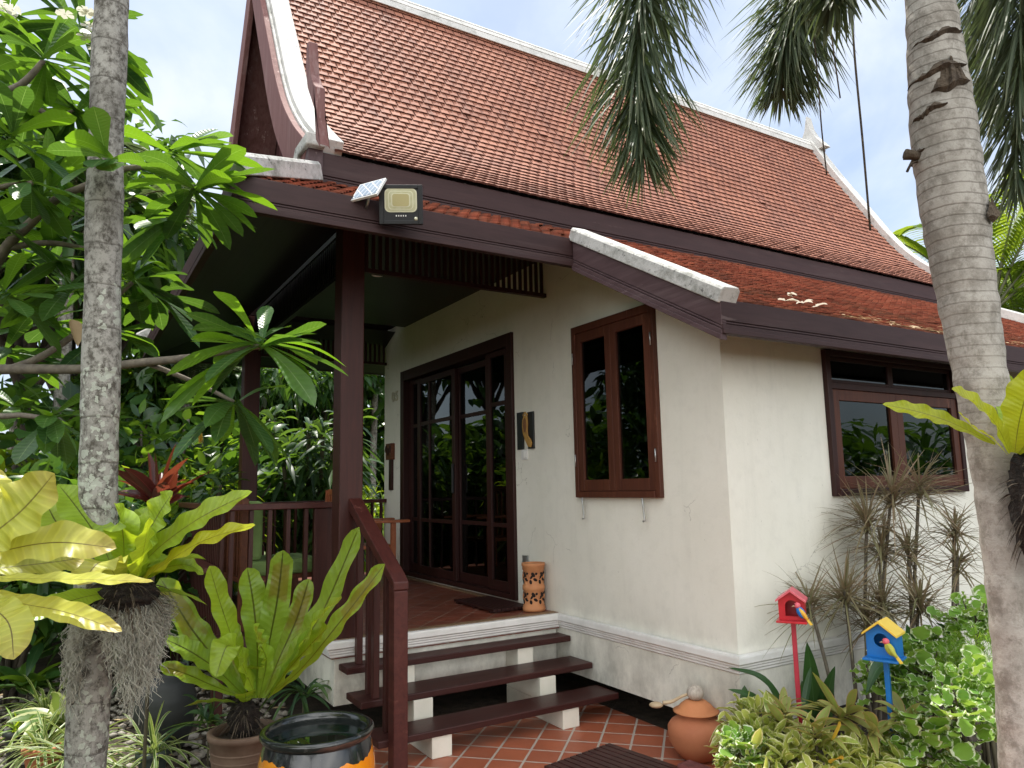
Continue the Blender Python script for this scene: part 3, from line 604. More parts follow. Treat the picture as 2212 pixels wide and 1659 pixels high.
cap('verge_cap', (EX+.02, VY+.02, skz(EX)+.015), (BX+.04, VY+.02, skz(BX+.04)+.015), .14, .075)
# ceilings and soffits
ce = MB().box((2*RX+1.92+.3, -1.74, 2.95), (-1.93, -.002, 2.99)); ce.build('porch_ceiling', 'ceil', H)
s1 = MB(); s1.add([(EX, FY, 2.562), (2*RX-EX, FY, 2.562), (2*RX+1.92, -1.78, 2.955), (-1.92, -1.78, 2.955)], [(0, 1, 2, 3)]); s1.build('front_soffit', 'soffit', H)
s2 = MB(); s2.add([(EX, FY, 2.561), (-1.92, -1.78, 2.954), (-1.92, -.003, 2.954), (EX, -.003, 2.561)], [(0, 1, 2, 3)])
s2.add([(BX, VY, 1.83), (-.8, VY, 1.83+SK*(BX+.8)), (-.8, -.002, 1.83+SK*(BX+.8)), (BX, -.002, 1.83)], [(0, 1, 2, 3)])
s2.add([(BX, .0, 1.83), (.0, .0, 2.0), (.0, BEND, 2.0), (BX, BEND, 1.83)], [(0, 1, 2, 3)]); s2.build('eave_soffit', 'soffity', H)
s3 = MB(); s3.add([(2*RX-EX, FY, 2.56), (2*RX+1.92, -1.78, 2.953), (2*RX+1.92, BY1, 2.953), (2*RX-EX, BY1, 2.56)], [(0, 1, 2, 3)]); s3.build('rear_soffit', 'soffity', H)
def frieze(a, b, z0, z1, pitch, nm='slat_frieze', mat='sashd'):
    a = np.array(a, float); b = np.array(b, float); L_ = np.linalg.norm(b-a); d = (b-a)/L_; m = MB(); up = np.array((0, 0, 1.))
    m.bar((a[0], a[1], z0+.016), (b[0], b[1], z0+.016), .045, .032)
    for i in range(int(L_/pitch)):
        p = a+d*(i+.5)*pitch; m.bar((p[0], p[1], z0+.033), (p[0], p[1], z1), .024, .018, up=(d[1], -d[0], 0))
    return m.build(nm, mat, H)
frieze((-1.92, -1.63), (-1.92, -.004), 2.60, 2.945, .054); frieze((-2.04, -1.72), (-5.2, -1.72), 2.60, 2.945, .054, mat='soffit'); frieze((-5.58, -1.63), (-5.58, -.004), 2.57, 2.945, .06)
# door
FR = .055
fr = MB(); x0, x1, z0, z1 = D1
for a, b in (((x0, -.03, z0), (x0+.10, .13, z1)), ((x1-.09, -.03, z0), (x1, .13, z1)), ((x0+.10, -.03, z1-.12), (x1-.09, .13, z1)), ((x0+.10, -.03, z0), (x1-.09, .13, z0+.045))): fr.box(a, b)
DR = fr.build('sliding_door', 'sashd', H, .004)
def leaf(nm, X0, X1, Z0, Z1, y, st, top, bot, vert, hor, mat, parent, gl, th=.04, mun=.028, mw=None):
    m = MB(); m.box((X0, y, Z0), (X0+st, y+th, Z1)).box((X1-st, y, Z0), (X1, y+th, Z1)).box((X0+st, y, Z1-top), (X1-st, y+th, Z1)).box((X0+st, y, Z0), (X1-st, y+th, Z0+bot))
    vx = [X0+st]+list(vert)+[X1-st]; hz = [Z0+bot]+list(hor)+[Z1-top]
    for q in vert: m.box((q-mun/2, y+.004, Z0+bot), (q+mun/2, y+th-.004, Z1-top))
    for q in hor: m.box((X0+st, y+.007, q-mun*.7), (X1-st, y+th-.007, q+mun*.7))
    o = m.build(nm, mat, parent, .003)
    for i in range(len(vx)-1):
        for j in range(len(hz)-1): MB().box((vx[i]-.004, y+th*.45, hz[j]-.004), (vx[i+1]+.004, y+th*.6, hz[j+1]+.004)).build('glass_pane', gl, parent)
    return o
zt, zb, hr = z1-.125, z0+.047, (.655, 1.735)
leaf('side_light', x0+.10, -4.60, zb, zt, .045, .10, .05, .09, (), hr, 'sashd', DR, 'glassd')
leaf('door_leaf', -4.62, -3.66, zb, zt-.03, -.0, .075, .06, .09, (-4.31,), hr, 'sashd', DR, 'glassd')
leaf('door_leaf', -3.72, -3.00, zb, zt-.03, .045, .08, .06, .09, (), hr, 'sashd', DR, 'glassd')
leaf('side_light', -3.0, x1-.09, zb, zt, .0, .09, .05, .09, (), (.655, 1.78), 'sashd', DR, 'glassd')
MB().box((-3.70, -.028, .95), (-3.68, -.001, 1.25)).build('door_handle', 'black', DR, .004)
# casement window on the front wall
wx0, wx1, wz0, wz1 = W1
fw_ = MB()
for a, b in (((wx0, -.035, wz0), (wx0+.045, .12, wz1)), ((wx1-.045, -.035, wz0), (wx1, .12, wz1)), ((wx0+.045, -.035, wz1-.06), (wx1-.045, .12, wz1)), ((wx0+.045, -.045, wz0), (wx1-.045, .12, wz0+.045))): fw_.box(a, b)
WA = fw_.build('window', 'sash', H, .004); xm = (wx0+wx1)/2
for a, b in ((wx0+.047, xm-.001), (xm+.001, wx1-.047)): leaf('casement', a, b, wz0+.047, wz1-.062, -.028, .065, .075, .085, (), (), 'sash', WA, 'glass')
for hx in (wx0+.02, wx1-.026):
    for hz in (1.15, 1.95): MB().lathe((hx+.003, -.042, hz), [(.006, 0), (.006, .09)], 8, True).build('hinge', 'grey_metal', WA)
for hx in (-1.42, -.73): MB().tube([(hx, -.05, wz0-.002), (hx, -.045, wz0-.05), (hx+.004, -.04, wz0-.13), (hx+.01, -.04, wz0-.155), (hx-.008, -.045, wz0-.16)], .0065, 6).build('window_hook', 'grey_metal', WA)
# window on the side wall
y0, y1, vz0, vz1 = W2
fb = MB(); tz = 1.648
for a, b in (((.035, y0, vz0), (-.12, y0+.05, vz1)), ((.035, y1-.05, vz0), (-.12, y1, vz1)), ((.035, y0+.05, vz1-.04), (-.12, y1-.05, vz1)), ((.04, y0+.05, vz0), (-.12, y1-.05, vz0+.045)), ((.03, y0+.05, tz-.02), (-.12, y1-.05, tz+.025))): fb.box(a, b)
WB = fb.build('window', 'sashd', H, .004)
def leafb(nm, Y0, Y1, Z0, Z1, xf, st, top, bot, mat, gl, th=.04):
    m = MB(); m.box((xf, Y0, Z0), (xf-th, Y0+st, Z1)).box((xf, Y1-st, Z0), (xf-th, Y1, Z1)).box((xf, Y0+st, Z1-top), (xf-th, Y1-st, Z1)).box((xf, Y0+st, Z0), (xf-th, Y1-st, Z0+bot))
    m.build(nm, mat, WB, .003); MB().box((xf-th*.45, Y0+st-.004, Z0+bot-.004), (xf-th*.6, Y1-st+.004, Z1-top+.004)).build('glass_pane', gl, WB)
ym = 1.78
for a, b in ((y0+.052, ym-.001), (ym+.001, y1-.052)):
    leafb('casement', a, b, vz0+.047, tz-.022, .024, .075, .075, .085, 'sash', 'glass'); leafb('transom_light', a, b, tz+.027, vz1-.042, .0, .03, .025, .025, 'sashd', 'glassd', .03)
# porch bay railing with slatted sides, carried on a slim garden post
bay = MB().box((-4.6, -2.5, -.08), (-2.36, PY-.05, -.0)); bay.build('bay_deck', 'tread', H, .004)
def rail(nm, a, b, zt, pitch, w=.035, z0=.0, tw=.09, thk=.045, both=True):
    a = np.array(a, float); b = np.array(b, float); L_ = np.linalg.norm(b-a); d = (b-a)/L_; m = MB()
    m.bar((a[0], a[1], zt-thk/2), (b[0], b[1], zt-thk/2), tw, thk); o = m.build(nm, 'rail', H, .006)
    k = int(L_/pitch); s_ = MB()
    for i in range(k): 
        p = a+d*(i+.5)*L_/k; s_ = MB(); s_.bar((p[0], p[1], z0), (p[0], p[1], zt-thk-.001), w, w*.7, up=(d[0], d[1], 0)); s_.build('baluster', 'redwood', o, .002)
    return o
rail('bay_rail', (-2.42, -1.55), (-2.42, -2.47), .915, .13, .042); rail('bay_rail', (-2.47, -2.45), (-4.6, -2.45), .914, .075, .028)
rail('porch_rail', (-5.30, -1.60), (-5.60, -.002), .885, .12, .035, .0); rail('porch_rail', (-5.2, -1.72), (-4.65, -1.72), .886, .1, .035)
MB().box((-2.445, -1.82, .001), (-2.395, -1.56, .869)).build('side_panel', 'redwood', H, .004)
MB().box((-2.47, -2.50, GZ), (-2.40, -2.43, -.081)).build('bay_post', 'redwood', H, .004)
MB().box((-4.6, -2.50, GZ), (-4.53, -2.43, -.081)).build('bay_post', 'redwood', H, .004)
MB().bar((-2.36, -2.54, .47), (-4.6, -2.54, .47), .10, .035).build('bench_rail', 'rail', H, .004)
# downlight
MB().lathe((-3.02, -1.10, 2.944), [(.052, 0), (.052, -.006), (.036, -.006), (.034, .004)], 28).build('downlight', 'white', H)

# ------------------------------------------------------------------ stairs
ST = thing('staircase', (-1.5, -.9, GZ), 'open wooden porch stairs of three dark treads on white blocks', 'stairs')
TR = [(-1.842, -1.673, -.15), (-1.684, -1.402, -.30), (-1.364, -1.108, -.45)]
for a, b, z in TR:
    m = MB().box((a, -1.80, z-.042), (b, -.012, z)); m.build('tread', 'tread', ST, .006)
for ya, yb in ((-1.45, -1.315), (-.485, -.35)):
    for xf, z0, z1 in ((-1.122, GZ, -.493), (-1.395, -.492, -.343), (-1.69, -.342, -.193)):
        MB().box((PX-.02 if z0 < -.2 else PX-.02, ya, z0+.001), (xf, yb, z1)).build('support_block', 'block', ST, .004)
NX, NY = -1.075, -1.69
MB().prism([(NX-.045, NY-.045, GZ), (NX+.045, NY-.045, GZ), (NX+.045, NY-.045, .40), (NX-.045, NY-.045, .445)], (0, .09, 0)).build('newel_post', 'rail', ST, .006)
HR = MB(); HR.prism([(-1.862, NY-.048, .86), (NX+.047, NY-.048, .405), (NX+.047, NY-.048, .452), (NX-.02, NY-.048, .50), (-1.862, NY-.048, .945)], (0, .096, 0)); HO = HR.build('handrail', 'rail', ST, .006)
for bx, bz in ((-1.76, -.15), (-1.56, -.30), (-1.45, -.30), (-1.25, -.45)):
    t = (bx+1.862)/(NX+1.862); MB().box((bx-.024, NY-.02, bz+.001), (bx+.024, NY+.02, .858-t*.455)).build('baluster', 'redwood', ST, .003)
# ------------------------------------------------------------------ things on and near the house
def up_rot(n):                                     # frame with n as outward axis
    n = np.array(n, float); n /= np.linalg.norm(n); s_ = np.cross((0, 0, 1), n); s_ /= np.linalg.norm(s_); return s_, n, np.cross(n, s_)
def slab(m, c, fr, w, h, t, off=0, rnd=.5):
    s_, n, u = fr; c = np.array(c, float)+n*off
    return m.prism([c+s_*w/2*a+u*h/2*b for a, b in ((-1, -1), (1, -1), (1, 1), (-1, 1))], n*t)
def rrect(c, fr, w, h, r, off, t, m, k=5):
    s_, n, u = fr; pts = []
    for cx, cy, a0 in ((1, 1, 0), (-1, 1, 90), (-1, -1, 180), (1, -1, 270)):
        for i in range(k+1):
            a = math.radians(a0+90*i/k); pts.append(np.array(c)+s_*(cx*(w/2-r)+r*math.cos(a))+u*(cy*(h/2-r)+r*math.sin(a))+n*off)
    return m.prism(pts, n*t)
# solar floodlight
lc = on(866, 442, 0, EX+.17); FL = thing('floodlight', lc, 'black solar floodlight with square yellowish lens on the porch fascia', 'lamp')
ff = up_rot((.86, -.46, -.22)); FWd, FHt = .262, .235
m = MB(); slab(m, lc, ff, FWd, FHt, .045, -.045); slab(m, lc, ff, FWd*.8, FHt*.75, .03, -.075); m.build('lamp_body', 'black', FL, .008)
m = MB()
for a in (-1, 1): slab(m, lc+ff[0]*a*(FWd/2-.013), ff, .026, FHt, .008, .001)
for a in (-1, 1): slab(m, lc+ff[2]*a*(FHt/2-.011), ff, FWd-.054, .022, .008, .001)
m.build('front_frame', 'black', FL, .002)
MT['lens'] = simple('lamp_lens', (.60, .60, .40), (.52, .51, .30), 30, .2, .1, 60, coat=1); MT['lens2'] = simple('lamp_lens_rim', (.72, .72, .52), None, rough=.2, coat=1); MT['chip'] = simple('lamp_chip', (.46, .41, .20), None, rough=.3)
lz = lc+ff[2]*.025
m = MB(); rrect(lz, ff, .195, .142, .03, .001, .004, m); LN = m.build('lens', 'lens2', FL)
for i, (q, mt) in enumerate(((.92, 'lens'), (.78, 'lens2'), (.72, 'lens'), (.58, 'lens2'), (.52, 'chip'))):
    m = MB(); rrect(lz, ff, 0.195*q, .142*q, .028*q, .0052+i*.0012, .001, m); m.build('lens_ring', mt, LN)
m = MB()
for i in range(5): slab(m, lc-ff[2]*.067+ff[0]*(i-2)*.014, ff, .007, .009, .002, .001)
m.build('indicator_lights', 'white', FL)
m = MB(); m.ell(lc-ff[2]*.085+ff[0]*.09+ff[1]*.003, (.012,)*3); m.build('sensor', 'lens2', FL)
m = MB(); bkt = lc-ff[1]*.05; m.tube([bkt, bkt-ff[1]*.05-np.array((0, 0, .02)), np.array((EX+.03, bkt[1]+.02, bkt[2]-.03))], .012, 8); m.build('bracket', 'black', FL)
pc_ = on(798, 413, 0, EX+.09); pf = up_rot((.42, -.72, .55))
MT['cell'] = tilemat('solar_cells', .034, (.20, .27, .36), (.24, .31, .40), (.75, .78, .8), 0, .12)
m = MB(); slab(m, pc_, pf, .20, .16, .016, 0); SP = m.build('solar_panel', 'white', FL, .002); m = MB(); slab(m, pc_, pf, .18, .14, .002, .0165); m.build('solar_cells', 'cell', SP)
m = MB(); m.tube([pc_-pf[1]*.002, pc_-np.array((.02, 0, .06)), np.array((EX+.03, pc_[1], 2.70))], .01, 8); m.build('panel_bracket', 'grey_metal', FL)
# number discs, hanging, foot sign, switch, socket
MT['chrome'] = simple('brass_digit', (.62, .58, .46), None, rough=.35, metal=.6)
NU = thing('house_number', (-5.27, -.02, 2.13), 'small pale house number reading 05 left of the door', 'house number')
for txt, dx in (('0', -.055), ('5', .055)):
    cu_ = bpy.data.curves.new('digit', 'FONT'); cu_.body = txt; cu_.size = .17; cu_.extrude = .006; cu_.align_x = 'CENTER'; cu_.align_y = 'CENTER'; cu_.bevel_depth = .003
    o_ = bpy.data.objects.new('digit', cu_); COL.objects.link(o_); dg = bpy.context.evaluated_depsgraph_get(); me = bpy.data.meshes.new_from_object(o_.evaluated_get(dg)); bpy.data.objects.remove(o_)
    d_ = bpy.data.objects.new('digit', me); COL.objects.link(d_); me.materials.clear(); me.materials.append(MT['chrome']); d_.parent = NU; d_.location = (dx, .008, 0); d_.rotation_euler = (PI/2, 0, 0)
HG = thing('wall_hanging', (-5.375, 0, 1.3), 'narrow dark carved wooden wall hanging left of the glass door', 'wall hanging')
MB().box((-5.46, -.055, 1.36), (-5.29, -.001, 1.56)).build('carved_head', 'chair', HG, .006); MB().box((-5.42, -.03, .99), (-5.33, -.001, 1.359)).build('strip', 'sashd', HG, .004)
for q in ((-5.44, 1.49), (-5.375, 1.46), (-5.31, 1.49)): MB().ell((q[0], -.058, q[1]), (.02, .012, .05)).build('carving', 'sashd', HG)
SG = thing('foot_sign', (-2.264, 0, 1.49), 'black panels with a golden bare foot painted on the cream wall beside the door', 'sign')
MB().box((-2.40, -.018, 1.325), (-2.305, -.001, 1.655)).build('panel', 'black', SG, .002); MB().box((-2.222, -.018, 1.325), (-2.135, -.001, 1.645)).build('panel', 'black', SG, .002)
MT['gold'] = simple('gold_paint', (.52, .31, .08), (.36, .19, .05), 14, .5); MT['sole'] = simple('sole_brown', (.22, .10, .045), None, rough=.6)
foot = [(-2.165, 1.335), (-2.205, 1.345), (-2.255, 1.41), (-2.285, 1.47), (-2.292, 1.53), (-2.285, 1.58), (-2.265, 1.61), (-2.235, 1.62), (-2.212, 1.60), (-2.206, 1.54), (-2.214, 1.485), (-2.205, 1.44), (-2.165, 1.405), (-2.145, 1.37)]
FT = MB().prism([(x, -.019, z) for x, z in foot], (0, -.014, 0)).build('foot', 'gold', SG, .004)
MB().prism([(-2.25, -.034, 1.47), (-2.272, -.034, 1.53), (-2.262, -.034, 1.585), (-2.24, -.034, 1.598), (-2.222, -.034, 1.575), (-2.218, -.034, 1.52), (-2.23, -.034, 1.475)], (0, -.003, 0)).build('sole', 'sole', FT)
for i, x in enumerate((-2.275, -2.258, -2.24, -2.226, -2.216)): MB().ell((x, -.025, 1.634+(.006 if 0 < i < 3 else -.006*abs(i-2))), (.008 if i else .010, .006, .012), 8, 6).build('toe', 'gold', FT)
tag(MB().box((-2.345, -.012, 1.235), (-2.245, -.001, 1.325)).box((-2.325, -.018, 1.25), (-2.29, -.0121, 1.31)).box((-2.285, -.017, 1.25), (-2.262, -.0121, 1.31)).build('light_switch', 'white', None, .003), 'cream light switch plate on the wall below the foot sign', 'switch')
tag(MB().box((-2.365, -.012, .335), (-2.275, -.001, .415)).box((-2.345, -.016, .35), (-2.295, -.0121, .40)).build('wall_socket', 'grey_metal', None, .003), 'small grey wall socket low on the wall beside the door', 'socket')
# pierced clay lantern
LC = np.array((-2.03, -.115, 0)); LR = .088
LA = thing('clay_lantern', LC, 'pierced orange clay cylinder lantern at the porch corner', 'lantern')
m = MB(); m.lathe(LC, [(LR-.02, .004), (LR+.004, .004), (LR+.006, .03), (LR, .036), (LR, .05), (LR-.004, .055), (LR-.004, .165), (LR+.003, .17), (LR+.003, .205), (LR-.004, .21), (LR-.004, .325), (LR+.003, .33), (LR+.003, .355), (LR+.008, .36), (LR+.008, .383), (LR-.012, .385), (LR-.014, .2)], 44); LB = m.build('clay_body', 'lant', LA)
m = MB(); sc_ = MB()
for zc in (.11, .268):
    for k in range(7):
        a = k*2*PI/7+.3
        m = MB()
        for da, dz, rx, rz, tl in ((0, .027, .014, .022, .6), (.2, -.012, .019, .012, -.5), (-.24, -.03, .012, .018, .2), (.3, .034, .011, .011, 0), (-.16, .008, .009, .019, -.7)):
            t = a+da; c_ = LC+np.array((math.cos(t)*(LR-.0035), math.sin(t)*(LR-.0035), zc+dz)); tan = np.array((-math.sin(t), math.cos(t), 0)); nn = np.array((math.cos(t), math.sin(t), 0))
            P = [c_+nn*.001+tan*(rx*math.cos(q)*math.cos(tl)-rz*math.sin(q)*math.sin(tl))+np.array((0, 0, rx*math.cos(q)*math.sin(tl)+rz*math.sin(q)*math.cos(tl))) for q in np.linspace(0, 2*PI, 9)[:-1]]
            m.prism(P, nn*.002)
        m.build('cut_out', 'dark', LB)
        q = np.linspace(0, 4.6, 16); sp = [LC+np.array((math.cos(a+.42+.17*r_*math.cos(u)), math.sin(a+.42+.17*r_*math.cos(u)), 0))*(LR-.002)+np.array((0, 0, zc+.036*r_*math.sin(u))) for u, r_ in zip(q, np.linspace(1, .25, 16))]
        sc_.tube(sp, .005, 5)
sc_.build('scroll', 'lant', LB)
# slatted mats
def mat_(name, c, L, W, nslat, rz, label, mat):
    t = thing(name, (c[0], c[1], c[2]), label, 'doormat', None, rz); m = MB(); p = W/nslat
    for i in range(nslat): m.box((-L/2, -W/2+i*p+.004, .014), (L/2, -W/2+(i+1)*p-.004, .032))
    m.build('slats', mat, t, .002, False); m = MB()
    for q in (-.42, 0, .42): m.box((q*L-.02, -W/2+.005, 0), (q*L+.02, W/2-.005, .0135))
    m.build('batten', mat, t, 0, False)
mat_('doormat', (-2.45, -.28, .002), .70, .36, 9, 0, 'dark slatted wooden doormat on the porch floor at the sliding door', 'sashd')
mat_('doormat', (-.235, -.66, GZ+.002), .80, .56, 11, math.radians(9), 'brown slatted wooden mat on the patio tiles in front of the stairs', 'tread')
# water jar with lid and ladle
JC = on(1509, 1638, 2, GZ); JC[2] = GZ; JR = .172; KZ = .80
JA = thing('water_jar', JC, 'round terracotta water jar with a conical lid beside the flower bed', 'jar')
kz = lambda P: [(r, z*KZ) for r, z in P]
m = MB(); m.lathe(JC, kz([(.0, .004), (.085, .004), (.10, .012), (.135, .06), (.168, .13), (JR, .185), (.172, .225), (.150, .265), (.118, .292), (.10, .305), (.108, .325), (.112, .333), (.10, .334), (.09, .30)]), 48); m.build('jar_body', 'terra', JA)
m = MB(); m.lathe(JC, kz([(.125, .330), (.135, .333), (.136, .340), (.118, .346), (.104, .362), (.09, .383), (.062, .408), (.05, .414), (.0, .416)]), 48); m.build('jar_lid', 'terral', JA)
LD = thing('coconut_ladle', JC+np.array((0, 0, .35)), 'pale ladle with a coconut cup lying on the jar lid', 'ladle')
m = MB(); m.ell(JC+np.array((.0, .0, .372)), (.052, .052, .045), 20, 12); m.build('cup', 'husk', LD)
jl = JC+np.array((-.018, -.035, .368)); hd = -CR*1.0
P = spline([jl, jl+hd*.05-np.array((0, 0, .018)), jl+hd*.105-np.array((0, 0, .045)), jl+hd*.16-np.array((0, 0, .052))], 8)
m = MB(); m.tube(P, [.007, .008, .009, .009, .010, .011, .012, .012], 8); m.ell(jl+hd*.20-np.array((0, 0, .064)), (.042, .034, .018), 16, 8, np.array([CR, np.cross(CR, (0, 0, 1)), (0, 0, 1)]).T); m.build('handle', 'palewood', LD)
# birdhouses
def birdhouse(nm, c, rz, w, h, dp, pole, label, cols, hole, bird):
    """c = centre of the floor board; faces local -y"""
    t = thing(nm, (c[0], c[1], GZ), label, 'birdhouse', None, rz); z0 = c[2]-GZ; body, roof, polem = cols; e = h*.68
    m = MB(); hw = w/2; th = .008
    front = [(-hw, z0), (hw, z0), (hw, z0+e), (0, z0+h), (-hw, z0+e)]
    if hole == 'arch': hp = [(-.032+0, z0+.02), (.032, z0+.02), (.032, z0+.07)]+[(.032*math.cos(a), z0+.07+.034*math.sin(a)) for a in np.linspace(.3, PI-.3, 7)]+[(-.032, z0+.07)]
    else: hp = [(.034*math.cos(a), z0+.085+.034*math.sin(a)) for a in np.linspace(-PI/2, 1.5*PI, 17)[:-1]]
    # front panel with a real opening: bridge the outer polygon to the hole
    no, nh = len(front), len(hp)
    for y in (-dp/2, -dp/2+th):
        import mathutils.geometry as mg
        tri = mg.delaunay_2d_cdt([Vector(q) for q in front+hp], [(i, (i+1) % no) for i in range(no)]+[(no+i, no+(i+1) % nh) for i in range(nh)], [], 0, 1e-6)
        V_, F_q = tri[0], tri[2]
        keep = []
        for f in F_q:
            cx = sum(V_[i].x for i in f)/len(f); cz = sum(V_[i].y for i in f)/len(f); ins = False
            for i in range(nh):
                (ax, az), (bx, bz) = hp[i], hp[(i+1) % nh]
                if (az > cz) != (bz > cz) and cx < (bx-ax)*(cz-az)/(bz-az)+ax: ins = not ins
            if not ins: keep.append(list(f)[::(1 if y < -dp/2+.001 else -1)])
        m.add([(q.x, y, q.y) for q in V_], keep)
    m.add([(x, y, z) for y in (-dp/2, -dp/2+th) for x, z in hp], [((i+1) % nh, i, nh+i, nh+(i+1) % nh) for i in range(nh)])
    m.add([(x, y, z) for y in (-dp/2, -dp/2+th) for x, z in front], [(i, (i+1) % no, no+(i+1) % no, no+i) for i in range(no)])
    m.box((-hw, -dp/2+th, z0), (-hw+th, dp/2-th, z0+e)).box((hw-th, -dp/2+th, z0), (hw, dp/2-th, z0+e)); m.prism([(x, dp/2-th, z) for x, z in front], (0, th, 0)); m.build('box', body, t, 0, False)
    m = MB(); m.box((-hw-.012, -dp/2-.045, z0-.012), (hw+.012, dp/2+.006, z0-.001)); m.build('floor_board', body, t, .002, False)
    for sg in (-1, 1):
        m = MB(); ov = .011; sl = (h-e)/hw; p0 = (0, z0+h+.002); p1 = (sg*(hw+ov), z0+h+.002-sl*(hw+ov)); q = .011
        m.prism([(p0[0], -dp/2-.03, p0[1]), (p1[0], -dp/2-.03, p1[1]), (p1[0], -dp/2-.03, p1[1]+q), (p0[0], -dp/2-.03, p0[1]+q*1.2)], (0, dp+.05, 0)); m.build('roof_board', roof, t, .0015, False)
    m = MB(); m.box((-.012, -.012, 0), (.012, .012, z0-.0125)); m.build('pole', polem, t, .002, False)
    bx, bz, hc, bc, wc, tc = bird; bz += z0; y = -dp/2-.026
    R_ = lambda a: np.array([[math.cos(a), 0, math.sin(a)], [0, 1, 0], [-math.sin(a), 0, math.cos(a)]])
    m = MB(); m.ell((bx, y, bz), (.021, .019, .034), 16, 10, R_(-.5)); bo = m.build('bird_figure', bc, t, 0, False)
    m = MB(); m.ell((bx-.016, y, bz+.036), (.017, .016, .016)); hd_ = m.build('head', hc, bo, 0, False)
    m = MB(); m.lathe((0, 0, 0), [(.006, 0), (.0, .017)], 8); me = m
    me.v = [(bx-.03-q[2], y+q[1], bz+.033+q[0]-q[2]*.3) for q in me.v]; me.build('beak', 'palewood', bo, 0, False)
    m = MB(); m.ell((bx+.012, y-.010, bz-.006), (.012, .012, .036), 12, 8, R_(-.6)); m.build('wing', wc, bo, 0, False)
    m = MB(); m.prism([(bx+.014, y-.006, bz-.022), (bx+.022, y-.006, bz-.014), (bx+.055, y-.006, bz-.060), (bx+.042, y-.006, bz-.064)], (0, .012, 0)); m.build('tail', tc, bo, 0, False)
    m = MB(); m.ell((bx-.029, y-.011, bz+.04), (.0028,)*3, 8, 6); m.build('eye', 'black', bo, 0, False)
MT['birdo'] = simple('orange_feathers', (.72, .26, .02), (.72, .48, .04), 30, .5); MT['birdg'] = simple('yellow_green_feathers', (.50, .50, .06), (.32, .36, .05), 30, .5); MT['birdp'] = simple('pink_head', (.72, .13, .17), None, rough=.5)
rb = at(1713, 1336, 4.0); bb = at(1913, 1417, 3.72)
def face(c, off): d = CAM-c; return math.atan2(d[1], d[0])+PI/2+off
birdhouse('birdhouse', rb, face(rb, -.10), .132, .148, .10, .0, 'red birdhouse with a blue and orange bird, on a crimson pole', ('red', 'pink', 'redpole'), 'arch', (.050, .046, 'birdp', 'blue', 'birdo', 'yellow'))
birdhouse('birdhouse', bb, face(bb, -.28), .142, .168, .11, .0, 'blue birdhouse with yellow roof and green bird, on a blue pole', ('blue', 'yellow', 'blue'), 'round', (.046, .052, 'birdp', 'birdg', 'birdg', 'yellow'))
# edging bricks
for i, (x, y, r, lab) in enumerate(((.045, -.40, .12, 'rough dark red edging brick beside the terracotta jar'), (.14, -.68, 1.35, 'rough dark red edging brick half hidden under variegated leaves'))):
    t = MB().box((-.115, -.055, 0), (.115, .055, .095)); o = t.build('edging_brick', 'brick', None, .012); o.location = (x, y, GZ); o.rotation_euler = (0, 0, r); tag(o, lab, 'brick', 'bricks edging the flower bed')
# potted things on the left: glazed bowl, pots, urn
BC = at(686, 1578, 3.2); BC[2] = GZ; BRm = .243
BO = thing('water_bowl', BC, 'big black glazed bowl with dripping orange band, full of water', 'bowl')
def drip():
    m, nt = _mat('black_orange_glaze'); v = coords(nt, (1, 1, .12)); s_ = N(nt, 'ShaderNodeSeparateXYZ'); nt.links.new(coords(nt), s_.inputs[0])
    n1 = noise(nt, v, 26, 4, .6); n2 = noise(nt, coords(nt, (1, 1, .3)), 5, 3)
    top = mth(nt, 'ADD', .300, mth(nt, 'MULTIPLY', mth(nt, 'SUBTRACT', n2, .5), .22)); bot = mth(nt, 'ADD', .20, mth(nt, 'MULTIPLY', mth(nt, 'SUBTRACT', n1, .5), .34))
    zz = mth(nt, 'SUBTRACT', s_.outputs[2], GZ-.0+.0)
    a = mth(nt, 'MULTIPLY', mth(nt, 'LESS_THAN', zz, mth(nt, 'ADD', top, .20)), mth(nt, 'GREATER_THAN', zz, mth(nt, 'ADD', bot, .20)))
    c = mixc(nt, a, mixc(nt, ramp(nt, noise(nt, coords(nt, (1, 1, .2)), 30, 5, .7), [(.62, 0.0), (.7, .5)]), (.009, .011, .014), (.12, .12, .12)), mixc(nt, n1, (.62, .16, .004), (.80, .33, .01)))
    finish(nt, c, .22, bump(nt, noise(nt, coords(nt), 26, 4), .12, .006), .5, .6); return m
MT['drip'] = drip(); MT['glaze'] = simple('black_glaze', (.010, .013, .012), (.05, .05, .045), 30, .18, .25, 40, lo=.6, hi=.75, coat=.5)
BH = .555; ZS = 1.085
m = MB(); m.lathe(BC, [(.0, .002), (.13, .002), (.15, .02), (.205, .13), (.243, .26), (.253, .36), (.247, .46), (.232, .53), (.222, .56)], 64); m.build('glazed_body', 'drip', BO)
m = MB(); m.lathe(BC, [(.222, .557), (.234, .567), (.243, .583), (.240, .597), (.228, .603), (.213, .597), (.205, .575), (.21, .49), (.22, .3), (.0, .1)], 64); m.build('rim', 'glaze', BO)
def water():
    m, nt = _mat('dark_water'); p = finish(nt, (.004, .012, .007), .015, bump(nt, noise(nt, coords(nt), 7, 2), .02, .01), .9); return m
MT['water'] = water(); tag(MB().lathe(BC, [(.2065, .548), (.0, .549)], 48).build('bowl_water', 'water', BO))
